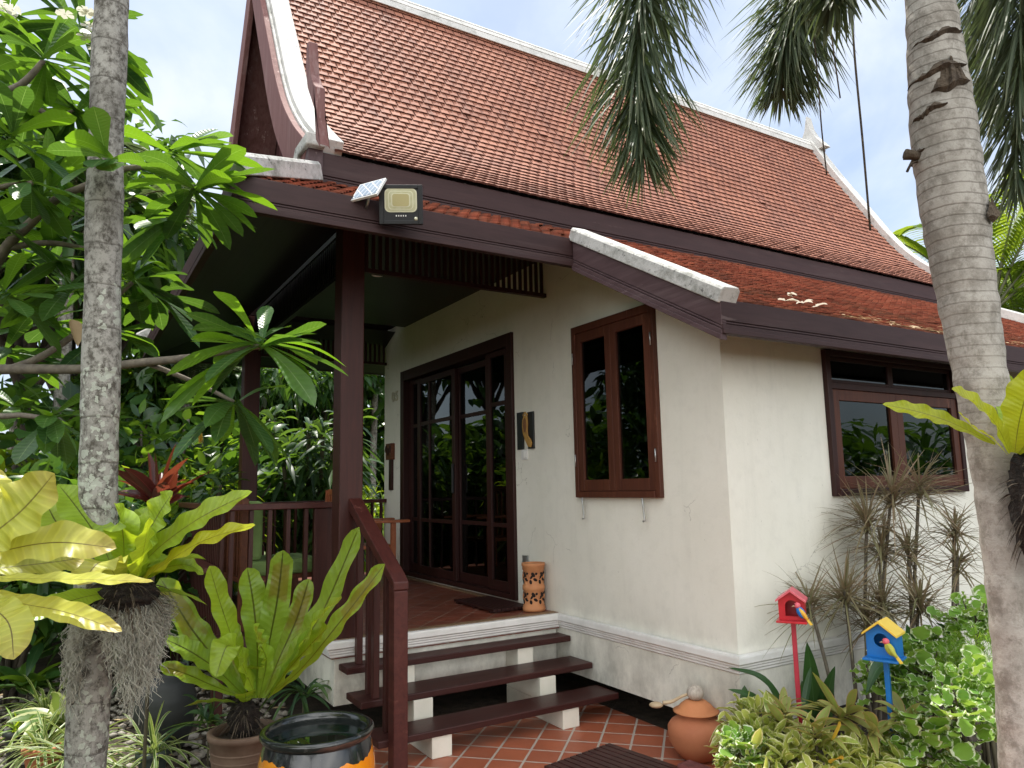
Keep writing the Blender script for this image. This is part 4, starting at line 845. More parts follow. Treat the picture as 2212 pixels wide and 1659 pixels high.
def potty(nm, c, r0, r1, h, mat, label, cat='pot', rings=(), soil=True):
    t = thing(nm, c, label, cat); m = MB(); pr = [(.0, .002), (r0, .002)]+[(r0+(r1-r0)*u, .002+(h-.03)*u) for u in (.25, .5, .75)]+[(r1, h-.035), (r1+.012, h-.03), (r1+.013, h-.004), (r1+.006, h), (r1-.012, h), (r1-.015, h-.04), (r1-.02, h-.06)]
    m.lathe(c, pr, 40); o = m.build('pot_body', mat, t)
    for z in rings:
        rr = r0+(r1-r0)*z/h; m = MB(); m.lathe(c, [(rr-.002, z*1.0-.008), (rr+.007, z), (rr-.002, z+.008)], 40); m.build('band', mat, o)
    if soil: MB().lathe(c, [(r1-.016, h-.045), (.0, h-.03)], 24).build('potting_soil', 'soil', t)
    return t
PC = at(527, 1575, 3.85); PC[2] = GZ
PT = potty('flower_pot', PC, .135, .168, .39, 'brownpot', 'brown ribbed clay pot holding the tall upright fern', 'pot', (.26, .30, .12))
m = MB()
for k in range(40):
    a = -1.35+random.uniform(-.35, .35)+math.atan2(CAM[1]-PC[1], CAM[0]-PC[0])+1.2; z = .20+random.uniform(-.03, .04); rr = .135+.033*z/.39; m.ell(PC+np.array((rr*math.cos(a), rr*math.sin(a), z)), (.006, .006, .006), 6, 4)
m.build('moulded_motif', 'brownpot', children(PT)[0])
UC = at(356, 1560, 4.7); UC[2] = GZ
UR = thing('urn', UC, 'dark ribbed clay urn standing on the pebbles behind the mossy palm', 'urn')
pr = [(.0, .002), (.10, .002), (.13, .03), (.165, .12), (.185, .24), (.180, .33), (.15, .42), (.10, .47), (.095, .49)]
pr2 = []
for (r0, z0), (r1, z1) in zip(pr[:-1], pr[1:]):
    for u in np.linspace(0, 1, 5)[:-1]: pr2.append((r0+(r1-r0)*u+(.003 if len(pr2) % 2 and r0 > .1 else 0), z0+(z1-z0)*u))
MB().lathe(UC, pr2+[pr[-1]], 40).build('urn_body', 'potblack', UR); MB().lathe(UC, [(.095, .488), (.115, .50), (.118, .515), (.10, .52), (.085, .50), (.08, .3)], 40).build('rim', 'potblack', UR)
# porch chairs
def armchair(c, rz, label, wood_, cushion, paddle):
    t = thing('armchair', c, label, 'chair', 'armchairs on the porch', rz); W_, D_ = .60, .62
    for sx in (-1, 1):
        for sy in (-1, 1): MB().box((sx*(W_/2-.03)-.025, sy*(D_/2-.03)-.025, 0), (sx*(W_/2-.03)+.025, sy*(D_/2-.03)+.025, (.34 if cushion else .60) if sy < 0 else .95)).build('leg', wood_, t, .004, False)
        m = MB()
        if cushion: continue
        if paddle: m.prism([(sx*(W_/2-.03)-.05, -D_/2-.14, .601), (sx*(W_/2-.03)+.05, -D_/2-.14, .601), (sx*(W_/2-.03)+.06, -D_/2-.05, .601), (sx*(W_/2-.03)+.035, D_/2-.05, .601), (sx*(W_/2-.03)-.035, D_/2-.05, .601), (sx*(W_/2-.03)-.06, -D_/2-.05, .601)], (0, 0, .03))
        else: m.tube(spline([(sx*(W_/2-.03), D_/2-.06, .64), (sx*(W_/2-.03), 0, .67), (sx*(W_/2-.03), -D_/2, .65), (sx*(W_/2-.03), -D_/2-.09, .58)], 12), .024, 8)
        m.build('armrest', wood_, t, .006 if paddle else 0, False)
    m = MB().box((-W_/2+.06, -D_/2+.01, .34), (W_/2-.06, D_/2-.01, .375)); m.build('seat', wood_, t, .004, False)
    m = MB()
    for k in range(5): m.box((-.2+k*.1-.022, D_/2-.05, .38), (-.2+k*.1+.022, D_/2-.028, .90))
    m.box((-W_/2+.056, D_/2-.055, .90), (W_/2-.056, D_/2-.022, .96)); m.build('backrest', wood_, t, .003, False)
    if cushion:
        MB().box((-W_/2+.03, -D_/2-.01, .376), (W_/2-.03, D_/2-.07, .49)).build('seat_cushion', 'cush', t, .03, False); MB().box((-W_/2+.05, D_/2-.18, .491), (W_/2-.05, D_/2-.06, .93)).build('back_cushion', 'cush', t, .03, False)
armchair((-2.88, -2.02, 0), math.radians(183), 'low wooden chair with green cushions behind the porch railing', 'chair', True, False)
armchair((-4.41, -.75, .055), math.radians(175), 'orange wooden chair with flat paddle arms near the sliding door', 'chairo', False, True)
# ------------------------------------------------------------------ plant materials
L_ = leafmat
MT['nest'] = L_('nest_fern_leaf', (.26, .40, .03), (.36, .50, .045), (.62, .74, .02), .34, (.035, .022, .012), .035, trans=.45, veins=150, spots=None)
MT['nesty'] = L_('yellow_nest_fern_leaf', (.46, .50, .07), (.62, .62, .11), (.72, .66, .06), .38, (.10, .07, .02), .03, trans=.45, veins=110, tip=(.40, .33, .06))
MT['nestp'] = L_('potted_nest_fern_leaf', (.21, .36, .045), (.31, .46, .045), (.66, .78, .02), .32, (.012, .007, .006), .065, trans=.50, veins=150, sori=(.22, .20, .03))  # deeper green blade with black rib and brown sori, for the potted fern
MT['nestr'] = L_('lime_nest_fern_leaf', (.36, .44, .02), (.50, .54, .03), (.60, .62, .02), .38, (.05, .03, .02), .035, trans=.5, veins=130, spots=(.20, .08, .02))
MT['frang'] = L_('frangipani_leaf', (.024, .072, .030), (.085, .19, .035), (.30, .56, .015), .32, (.22, .32, .12), .03, trans=.38, veins=95, vary=True)
MT['frangb'] = simple('frangipani_bark', (.20, .17, .13), (.12, .10, .08), 20, .85, .5, 40)
MT['frond'] = L_('palm_leaflet', (.055, .085, .050), (.105, .14, .078), (.20, .28, .08), .52, trans=.28, tip=(.12, .125, .06))
MT['rachis'] = simple('palm_rachis', (.20, .21, .12), (.12, .13, .07), 20, .7)
MT['areca'] = L_('areca_leaflet', (.07, .16, .02), (.17, .28, .03), (.42, .52, .03), .4, trans=.45)
MT['bgd'] = L_('dark_shrub_leaf', (.020, .064, .020), (.060, .14, .030), (.20, .38, .02), .32, trans=.40, vary=True, rib=(.05, .10, .03), ribw=.06)
MT['bgm'] = L_('mid_shrub_leaf', (.028, .085, .022), (.095, .21, .035), (.34, .54, .02), .33, trans=.44, vary=True)
MT['bgl'] = L_('bright_shrub_leaf', (.14, .27, .02), (.26, .38, .03), (.46, .58, .02), .4, trans=.5, rib=(.3, .4, .1), ribw=.04)
MT['strap'] = L_('dracaena_strap_leaf', (.018, .058, .026), (.080, .16, .045), (.24, .40, .03), .45, trans=.38, vary=True, rib=(.06, .13, .05), ribw=.1)
MT['stem'] = simple('green_brown_stem', (.10, .09, .05), (.06, .05, .03), 12, .85, .4, 30)
MT['trunkd'] = simple('dark_trunk', (.055, .045, .035), (.11, .09, .07), 8, .9, .5, 30)
MT['potgrey'] = simple('grey_green_pot', (.055, .075, .072), (.045, .062, .06), 8, .55)
MT['cord'] = L_('cordyline_leaf', (.070, .016, .028), (.20, .055, .026), (.34, .075, .03), .35, (.30, .05, .06), .05, trans=.4)
MT['marg'] = L_('dragon_tree_leaf', (.17, .185, .09), (.36, .215, .165), (.42, .30, .17), .45, (.20, .21, .10), .35, trans=.28)
MT['margs'] = simple('dragon_tree_stem', (.17, .145, .11), (.10, .085, .065), 30, .85, .4, 60)
MT['poly'] = L_('variegated_round_leaf', (.14, .31, .055), (.27, .46, .065), (.46, .62, .08), .62, None, .05, (.70, .76, .54), .2, trans=.40, spec=.25)
MT['pothos'] = L_('variegated_yellow_leaf', (.26, .36, .06), (.52, .55, .12), (.60, .64, .12), .4, None, .05, (.74, .72, .40), .26, trans=.36)
MT['ti'] = L_('bronze_strap_leaf', (.24, .33, .06), (.38, .40, .13), (.45, .38, .08), .4, (.36, .25, .12), .06, (.50, .30, .14), .15, trans=.36)
MT['turm'] = L_('broad_green_leaf', (.022, .075, .022), (.04, .11, .03), (.14, .28, .03), .32, (.08, .15, .06), .04, trans=.32, veins=0)
MT['wispy'] = L_('feathery_fern_leaf', (.10, .24, .02), (.20, .36, .03), (.36, .5, .03), .5, trans=.45)
MT['spider'] = L_('striped_spider_leaf', (.085, .17, .035), (.13, .22, .04), (.34, .42, .08), .4, None, .05, (.55, .58, .28), .3, trans=.36)
MT['ylw'] = L_('yellowed_leaf', (.55, .32, .03), (.62, .42, .05), (.7, .45, .03), .45, (.3, .2, .05), .05, trans=.4)
MT['petal'] = L_('white_petal', (.72, .70, .58), (.76, .74, .62), None, .5, trans=.4)
MT['dry'] = L_('dry_leaf', (.34, .24, .13), (.46, .35, .2), None, .7, trans=.2)
MT['barkL'] = bark('lichen_palm_bark', (.30, .29, .26), (.42, .41, .37), (.070, .062, .05), 5.2, (.44, .47, .40), 1.7)
MT['barkR'] = bark('ringed_palm_bark', (.38, .355, .315), (.48, .455, .41), (.23, .21, .18), 21, None, .8)
MT['scar'] = simple('leaf_scar', (.045, .032, .022), (.10, .075, .05), 20, .95, .9, 40, bd=.02)

def px_leaf(fol, pts, d0, d1, half, m=7, n=44, fold=.18, wave=.10, freq=30, mat=0, prof='nest', up=None, rnd=None):
    """blade through places seen at pts, from depth d0 at its base to d1 at its tip"""
    P = [at(x, y, d0+(d1-d0)*i/(len(pts)-1)) for i, (x, y) in enumerate(pts)]; P = spline(P, n)
    dep = (d0+d1)/2; W = half*dep/F_*PROF[prof](np.linspace(0, 1, n)); T = P[-1]-P[0]; T /= np.linalg.norm(T)
    if up is None:
        v = CAM-P[n//2]; v /= np.linalg.norm(v); up = v*.75+np.array((0, 0, .8))+RNG.normal(0, .12, 3)
    fol.leaves(P[None], W[None], up=np.array(up)[None], m=m, fold=fold, wave=wave, freq=freq, mat=mat, rnd=rnd)
# ------------------------------------------------------------------ palm on the left with its fern and moss
LT = np.array((-.43, -3.29, GZ)); PL = thing('palm_tree', LT, 'slim grey palm trunk blotched with lichen, on the left with a fern tied to it', 'palm tree')
zs = np.linspace(GZ-.05, 5.4, 90); m = MB()
P = [(LT[0]+.008*math.sin(z*1.1)-.0125*(z+.62), LT[1]+.008*math.sin(z*1.7)-.0205*(z+.62), z) for z in zs]; ring = [.077-.0015*z+.0025*math.sin(z*9)+.003*(abs((z*5.2) % 1-.0) < .16) for z in zs]
m.tube(P, ring, 28); m.build('trunk', 'barkL', PL)
FB = at(268, 1268, 2.98)
def nest(label, B, leaves, mat, dep, cat='fern', extra=0, exl=.5, exw=.05, rootball=None, name='nest_fern', exz=(.1, .9), wave=.10, dirf=None, fold=.18, extra_mat=None):
    t = thing(name, B, label, cat); f = Fol()
    for i, q in enumerate(leaves):
        pts, half, dd = q[0], q[1], (q[2] if len(q) > 2 else 0)
        f = Fol(); px_leaf(f, pts, dep, dep+dd, half*(.90 if dep == 3.80 else 1.06), wave=2.0*wave*random.uniform(.7, 1.3), fold=fold, freq=random.uniform(26, 40), prof=q[3] if len(q) > 3 else 'nest'); f.build('frond', q[4] if len(q) > 4 else mat, t)
    if extra:
        for k in range(extra):
            d = rdir(1, *exz)
            if dirf is not None: d = d+np.array(dirf)*random.uniform(.2, 1)
            f = Fol(); f.batch(np.array([B])+RNG.normal(0, .015, (1, 3)), d, exl*random.uniform(.7, 1.1), exw*random.uniform(.7, 1.15), droop=random.uniform(.15, .5), n=16, prof='nest', m=5, fold=.15, wave=wave, freq=26); f.build('frond', extra_mat or mat, t)
    if rootball is not None:
        c, r = rootball; m = MB(); vs = []
        m.ell(c, r, 26, 16); m.v = [tuple(np.array(c)+(np.array(v)-np.array(c))*random.uniform(.82, 1.1)) for v in m.v]; m.build('root_ball', 'root', t)
        f = Fol(); nn = 160; d = rdir(nn); f.batch(np.array(c)+d*np.array(r)*.9, d+np.array((0, 0, -.4)), RNG.uniform(.04, .10, nn), .004, droop=.5, n=4, prof='needle', m=2); f.build('root_hairs', 'scar', t)
    return t
nest('yellow green bird nest fern growing on the left palm trunk above hanging moss', FB, [
    ([(258, 1268), (222, 1180), (172, 1105), (126, 1046)], 40, .05), ([(272, 1268), (300, 1190), (340, 1115), (374, 1062)], 34, -.05),
    ([(276, 1268), (330, 1195), (430, 1120), (545, 1062)], 32, -.08), ([(280, 1272), (350, 1222), (440, 1168), (552, 1134)], 25, -.2, 'nest', 'nestr'),
    ([(265, 1266), (268, 1190), (262, 1130), (248, 1090)], 34, -.15), ([(284, 1270), (300, 1230), (312, 1180), (322, 1120)], 30, -.25), ([(262, 1270), (205, 1225), (140, 1200), (70, 1212)], 34, .1),
    ([(256, 1268), (190, 1200), (130, 1140), (98, 1085)], 42, .2), ([(282, 1272), (330, 1235), (400, 1220), (440, 1240)], 18, .15), ([(262, 1270), (240, 1230), (215, 1215), (170, 1265)], 40, -.35, 'nest', 'nesty'),
    ([(270, 1266), (285, 1200), (310, 1140), (348, 1090)], 32, .15)], 'nest', 2.98, extra=7, exl=.40, exw=.045, rootball=((FB[0], FB[1], FB[2]-.03), (.13, .13, .07)))
MS = thing('hanging_moss', (LT[0], LT[1], .40), 'grey stringy moss hanging in clumps around the left palm trunk below the fern', 'moss')
f = Fol(); cfb = FB
for k in range(1900):
    a = random.uniform(0, 2*PI); lobe = .5+.5*math.sin(3*a+.6); r = .10+.045*random.random(); z0 = FB[2]-.05-random.uniform(0, .13)*lobe; L0 = (.10+.23*lobe)*random.uniform(.5, 1.15)
    b = np.array((FB[0]-.06+r*math.cos(a)*1.1, FB[1]-.0+r*math.sin(a)*1.1, z0)); n = 12; t = np.linspace(0, 1, n); ph = RNG.random(4)*6.28; am = random.uniform(.008, .024)
    P = np.stack([b[0]+.03*math.cos(a)*t+am*(np.sin(9*t+ph[0])+.6*np.sin(23*t+ph[2])-math.sin(ph[0])), b[1]+.03*math.sin(a)*t+am*(np.sin(8*t+ph[1])+.6*np.sin(21*t+ph[3])-math.sin(ph[1])), b[2]-L0*t], 1)
    f.tube(P, .0011, 3, 0, random.random())
f.build('moss_strands', 'moss', MS)
# the fern at the far left edge, on a support outside the frame
DB = at(-95, 1235, 2.25)
nest('broad yellow nest fern reaching in from the left edge close to the viewer', DB, [
    ([(-95, 1215), (-30, 1165), (50, 1100), (118, 1022)], 62, .1), ([(-95, 1225), (0, 1192), (120, 1172), (252, 1184)], 44, .15), ([(-95, 1250), (50, 1250), (190, 1252), (332, 1256)], 20, -.1),
    ([(-95, 1262), (30, 1300), (140, 1322), (264, 1364)], 26, -.1), ([(-80, 1270), (-20, 1310), (20, 1350), (30, 1425)], 40, -.2), ([(-95, 1220), (-70, 1130), (-40, 1060), (-10, 1010)], 50, .2), ([(-95, 1235), (20, 1225), (110, 1215), (180, 1205)], 36, .3)], 'nesty', 2.25, extra=5, exl=.35, exw=.05, dirf=(-.5, -.8, 0), rootball=(tuple(DB-np.array((0, 0, .08))), (.09, .09, .1)), wave=.085)
m = MB(); m.tube([(DB[0], DB[1], z) for z in np.linspace(GZ, DB[2]-.1, 6)], .05, 14); tag(m.build('garden_post', 'trunkd'), 'dark post carrying the broad yellow fern beyond the left edge', 'post')
# potted fern
EB = np.array((PC[0], PC[1], GZ+.52))
bx, by = 560, 1508
nest('tall upright nest fern with black ribs in the brown clay pot', EB, [
    ([(545, by), (512, 1410), (478, 1310), (452, 1222)], 27, -.12, 'blunt', 'nest'), ([(553, by), (556, 1410), (548, 1310), (534, 1226)], 33, .0, 'blunt'), ([(566, by), (580, 1400), (600, 1290), (612, 1188)], 31, .05, 'blunt'),
    ([(572, by), (632, 1420), (700, 1315), (776, 1138)], 28, .10, 'blunt'), ([(578, by), (655, 1440), (745, 1330), (832, 1218)], 25, -.05, 'blunt'), ([(575, by), (640, 1410), (690, 1335), (738, 1292)], 27, -.25, 'blunt'),
    ([(538, by), (480, 1440), (415, 1360), (346, 1248)], 33, .10, 'blunt'), ([(533, by), (470, 1448), (412, 1408), (352, 1378)], 28, -.1, 'nest'), ([(552, by-5), (520, 1430), (492, 1395), (466, 1462)], 36, -.30, 'round', 'nest'),
    ([(530, by), (462, 1482), (400, 1455), (345, 1438)], 20, -.1, 'blunt'), ([(560, by), (575, 1430), (560, 1390), (548, 1360)], 30, -.2, 'blunt'), ([(580, by), (620, 1450), (672, 1392), (708, 1356)], 26, -.15, 'blunt'), ([(548, by), (530, 1440), (500, 1400), (500, 1340)], 26, .2, 'blunt'), ([(570, by), (600, 1430), (640, 1340), (668, 1250)], 28, .25, 'blunt')],
    'nestp', 3.80, extra=4, exl=.42, exw=.05, exz=(.3, .8), rootball=((EB[0], EB[1], GZ+.44), (.085, .085, .10)), wave=.12, fold=.24)
# ------------------------------------------------------------------ palm on the right
RT = np.array((1.511, -.09, GZ)); PR_ = thing('palm_tree', RT, 'stout ringed palm with a bulging grey brown trunk on the right side', 'palm tree')
zs = np.linspace(GZ-.05, 4.3, 150)
rr = np.interp(zs, [-.7, .2, .95, 1.5, 2.2, 2.6, 3.2, 4.3], [.125, .090, .088, .103, .133, .134, .100, .09]); m = MB()
m.tube([(RT[0]+.012*math.sin(z*2.1)+CR[0]*(.05-.022*z), RT[1]+.01*math.sin(z*1.6)+CR[1]*(.05-.022*z), z) for z in zs], [r+(.004*(.5+.5*math.sin(z*132)) if z > 1.2 else .0015*math.sin(z*70))+.002*math.sin(z*37) for r, z in zip(rr, zs)], 36); m.build('trunk', 'barkR', PR_)
m = MB(); m.tube([(RT[0], RT[1], z) for z in np.linspace(4.2, 5.0, 8)], [.10, .115, .115, .11, .10, .085, .07, .05], 24); m.build('crownshaft', 'areca', PR_)
for z, a0, wd, ht in ((2.97, -1.0, 1.9, .03), (2.80, -1.3, 2.2, .03), (2.72, -.8, 1.2, .12), (2.62, -1.6, 1.2, .025), (2.45, -2.4, 1.2, .04), (2.12, .15, .8, .09)):
    m = MB(); vs = []; n = 18
    for i in range(n):
        a = a0+wd*(i/(n-1)-.5); r = np.interp(z, zs, rr)+.004; k = math.sin(PI*i/(n-1)); zz = z+.016*math.sin(3*(i/(n-1)-.5))+.006*math.sin(7*i)
        for dr, dz in ((0, -.02*k-.004), (.012+.02*k*random.random(), .0), (.0, ht*k*random.uniform(.5, 1.1)+.004)): vs.append((RT[0]+CR[0]*(.05-.022*z)+(r+dr)*math.cos(a), RT[1]+CR[1]*(.05-.022*z)+(r+dr)*math.sin(a), zz+dz))
    m.add(vs, [(i*3+j, i*3+3+j, i*3+4+j, i*3+1+j) for i in range(n-1) for j in range(2)]); m.build('leaf_scar', 'scar', PR_)
m = MB(); s0 = RT+np.array((0, 0, 2.44-GZ)); lft = -CR; m.tube([s0+lft*.12, s0+lft*.17+np.array((0, 0, .008)), s0+lft*.205+np.array((0, 0, .012))], [.03, .022, .026], 8); m.tube(spline([s0+lft*.14-np.array((0, 0, .02)), s0+lft*.18-np.array((0, 0, .03)), s0+lft*.205-np.array((0, 0, .07))], 6), .006, 6); m.build('leaf_stub', 'scar', PR_)
def frond(pts, k=150, ln=.30, plume=1.0, wd=.0075, root=PR_, mat='frond', drop=.35, t0=.25, nm='frond'):
    R = spline(pts, 40); f = Fol(); f.tube(R, np.linspace(.017, .003, 40), 6, 1)
    T = np.gradient(R, axis=0); T /= np.linalg.norm(T, axis=1)[:, None]
    u = np.linspace(t0, .995, k); i = (u*39).astype(int); B = np.array([[np.interp(q*39, range(40), R[:, c]) for c in range(3)] for q in u]); TT = T[i]
    S = np.cross(TT, (0, 0, 1)); nS = np.linalg.norm(S, axis=1, keepdims=True); S = np.where(nS > .25, S/(nS+1e-9), np.cross(TT, (.5, .8, .1))); S /= np.linalg.norm(S, axis=1, keepdims=True); Q = np.cross(S, TT)
    sg = np.where(np.arange(k) % 2 == 0, 1, -1); an = RNG.uniform(-1.1, 1.1, k)*plume
    D = TT*RNG.uniform(.55, 1.3, k)[:, None]+S*(sg*np.cos(an))[:, None]*.85+Q*np.sin(an)[:, None]*.85
    L_l = ln*np.clip(.55+1.6*(u-t0), .3, 1)*np.clip((1.03-u)*2.6+.32, 0, 1)*RNG.uniform(.8, 1.15, k)
    f.batch(B, D, L_l, wd, droop=RNG.uniform(.4, 1.0, k)*drop, n=6, prof='strap', m=3, fold=.25); return f.build(nm, [mat, 'rachis'], root)
top = np.array((RT[0], RT[1], 4.95))
def W(x, y, d): return at(x, y, d)
frond([top, top+np.array((-.35, .1, .35)), W(1520, -420, 3.25), W(1412, -180, 3.1), W(1378, 100, 3.05), W(1388, 345, 3.0)], 1000, .44, 1.25, .0050)
frond([top, W(1880, -520, 3.5), W(1790, -240, 3.7), W(1738, -60, 3.8), W(1702, 70, 3.85), W(1686, 195, 3.9)], 900, .40, 1.25, .0048)
frond([top, W(1930, -460, 3.0), W(1850, -200, 2.9), W(1820, -90, 2.85), W(1800, 0, 2.8)], 300, .26, 1.1)
frond([top, W(2120, -520, 3.3), W(2200, -200, 3.5), W(2205, 80, 3.6), W(2195, 420, 3.65)], 900, .42, 1.2, .0055)
frond([top, W(2140, -520, 3.6), W(2150, -200, 4.0), W(2130, 20, 4.1), W(2140, 250, 4.15)], 800, .40, 1.2, .0055)
for a in (0.4, 1.6, 2.5, 5.6): frond([top, top+np.array((.5*math.cos(a), .5*math.sin(a), .5)), top+np.array((1.2*math.cos(a), 1.2*math.sin(a), .5)), top+np.array((1.8*math.cos(a), 1.8*math.sin(a), -.1)), top+np.array((2.1*math.cos(a), 2.1*math.sin(a), -.9))], 150, .36, 1.1)
for pts, d in (([(1757, 66), (1766, 160), (1775, 280), (1786, 378)], 3.7), ([(1791, 8), (1797, 80), (1806, 150), (1815, 212)], 3.6), ([(1837, -30), (1846, 120), (1863, 300), (1880, 498)], 3.5)):
    o = MB().tube(spline([at(x, y, d) for x, y in pts], 16), .0035 if d != 3.5 else .005, 6); lab = {3.7: 'thin dark palm string hanging left of the far roof peak', 3.6: 'short thin palm string hanging between two longer ones', 3.5: 'longest thin palm string, hanging close to the right palm trunk'}[d]
    tag(o.build('palm_string', 'scar'), lab, 'palm string', 'strings hanging from the palm fronds')
FR_ = at(2190, 985, 2.93)
nest('lime yellow nest fern fixed to the right palm trunk', FR_, [
    ([(2182, 978), (2150, 915), (2105, 872), (2056, 841)], 26, -.1), ([(2150, 960), (2060, 915), (1985, 890), (1906, 873)], 17, .15), ([(2176, 982), (2140, 945), (2105, 925), (2070, 890)], 10, -.15),
    ([(2180, 965), (2178, 900), (2172, 850), (2163, 798)], 20, .25, 'nest', 'nest'), ([(2192, 978), (2200, 920), (2215, 860), (2240, 790)], 34, -.1), ([(2180, 970), (2170, 930), (2155, 890), (2148, 860)], 12, .2, 'nest', 'nest'), ([(2200, 980), (2230, 940), (2265, 900), (2300, 880)], 28, -.1), ([(2200, 980), (2240, 960), (2290, 950), (2330, 960)], 26, .1)],
    'nestr', 2.93, rootball=(tuple(FR_-np.array((0, 0, .20))+CR*.06), (.085, .085, .24)), fold=.3)
# ------------------------------------------------------------------ frangipani on the left
FG = thing('frangipani_tree', at(-260, 1700, 4.4)*np.array((1, 1, 0))+np.array((0, 0, GZ)), 'frangipani tree with long paddle leaves in whorls on bare grey branches at the left', 'tree')
br0 = np.array(FG.location); Bf = MB()
def branch(pts, r0, r1):
    P = spline([p if isinstance(p, np.ndarray) else at(*p) for p in pts], 24); MB().tube(P, np.linspace(r0, r1, 24), 8).build('branch', 'frangb', FG)
hub = at(-60, 800, 4.1)
branch([br0, br0+np.array((.1, 0, .7)), hub], .07, .04)
branch([(-60, 800, 4.1), (50, 797, 4.0), (180, 797, 3.9), (300, 784, 3.75), (400, 774, 3.65), (470, 762, 3.6), (560, 748, 3.55)], .030, .014)
branch([(310, 782, 3.75), (370, 805, 3.75), (440, 835, 3.8), (505, 868, 3.8)], .014, .010)
branch([(20, 798, 4.05), (80, 775, 4.05), (140, 738, 4.1), (200, 690, 4.1), (285, 610, 4.05)], .024, .013)
branch([(-60, 800, 4.1), (-40, 640, 4.1), (10, 540, 4.0), (60, 488, 3.95), (120, 432, 3.9), (185, 402, 3.8), (300, 360, 3.8), (420, 405, 3.75)], .034, .013)
branch([(20, 535, 4.0), (90, 525, 4.0), (160, 532, 4.1), (260, 560, 4.3)], .02, .012)
branch([(-60, 800, 4.1), (-90, 500, 4.0), (-40, 250, 3.9), (50, 180, 3.8), (95, 130, 3.8)], .035, .013)
branch([(-40, 250, 3.9), (20, 200, 4.1), (110, 250, 4.2), (160, 240, 4.3)], .02, .012); branch([(-60, 800, 4.1), (-20, 890, 4.0), (50, 897, 3.9), (115, 905, 3.8)], .02, .011)
branch([(-90, 500, 4.0), (-40, 420, 3.7), (20, 400, 3.6), (70, 395, 3.6)], .02, .012)
def whorl(px, py, d, n, L0, ax=(0, 0, 1), spread=1.0, wd=.050, zmin=-.55, zmax=.85):
    c = at(px, py, d); f = Fol(); D = rdir(n, zmin, zmax)+np.array(ax)*.35
    f.batch(c+RNG.normal(0, .012, (n, 3)), D, L0*1.13*RNG.uniform(.75, 1.15, n), wd*RNG.uniform(.85, 1.2, n), droop=RNG.uniform(.05, .45, n), n=12, prof='obov', m=5, fold=.16, wave=.03, freq=12); f.build('leaf_whorl', 'frang', FG)
for px, py, d, n, L0, ax in ((422, 410, 3.75, 19, .34, (.2, 0, .2)), (285, 605, 4.05, 17, .33, (.3, 0, 0)), (562, 745, 3.55, 30, .36, (.1, 0, .15)), (508, 872, 3.8, 17, .36, (0, 0, -.9)), (150, 620, 4.2, 16, .34, (0, 0, 0)), (95, 425, 3.9, 15, .33, (0, 0, .3)), (95, 128, 3.8, 18, .36, (0, 0, .3)), (165, 240, 4.3, 16, .36, (0, 0, 0)), (30, 300, 3.7, 14, .34, (0, 0, .3)), (115, 905, 3.8, 15, .30, (0, 0, -.1)), (10, 640, 3.8, 15, .34, (0, 0, .2)), (235, 345, 3.2, 9, .22, (0, 0, -.2)), (25, 500, 3.9, 12, .32, (0, 0, -.2)), (170, 60, 4.3, 18, .38, (0, 0, .2)), (262, 560, 4.3, 15, .34, (0, 0, -.2)), (20, 30, 4.2, 18, .36, (0, 0, .2)), (70, 395, 3.6, 11, .28, (0, 0, .1)), (15, 760, 4.4, 15, .33, (0, 0, .1)), (395, 470, 4.0, 14, .34, (0, 0, -.4)), (370, 330, 3.85, 12, .36, (0, 0, .6)), (60, 210, 4.4, 16, .36, (0, 0, 0)), (130, 500, 4.4, 15, .34, (0, 0, 0)), (30, 880, 4.4, 14, .32, (0, 0, 0)), (205, 150, 4.6, 15, .36, (0, 0, 0)), (330, 640, 4.4, 14, .32, (0, 0, 0)), (250, 480, 4.5, 14, .34, (0, 0, 0)), (130, 320, 4.5, 16, .36, (0, 0, 0)), (60, 560, 4.5, 15, .34, (0, 0, 0)), (240, 720, 4.5, 14, .32, (0, 0, 0)), (100, 700, 4.5, 14, .34, (0, 0, 0))): whorl(px, py, d, n, L0, ax)
for k, (px, py) in enumerate(((178, 30), (188, 78), (15, 18))):
    f = Fol(); c = at(px, py, 3.7); 
    for q in range(3):
        a = np.arange(5)*2*PI/5+q; f.batch(np.repeat([c+RNG.normal(0, .03, 3)], 5, 0), np.stack([np.cos(a), np.sin(a), .2+0*a], 1), .045, .017, droop=.2, n=6, prof='obov', m=3)
    f.build('blossom', 'petal', FG)
f = Fol(); f.batch(np.array([at(155, 690, 3.75)]), np.array([(.3, .3, -1)]), .12, .035, droop=.3, n=8, prof='lance', m=5, cup=.4); f.build('dry_leaf', 'dry', FG)
f = Fol(); f.batch(np.repeat([at(430, 925, 4.1)], 6, 0), rdir(6, -1, 0), .07, .012, n=6, prof='lance'); f.build('yellow_leaf', 'ylw', FG)
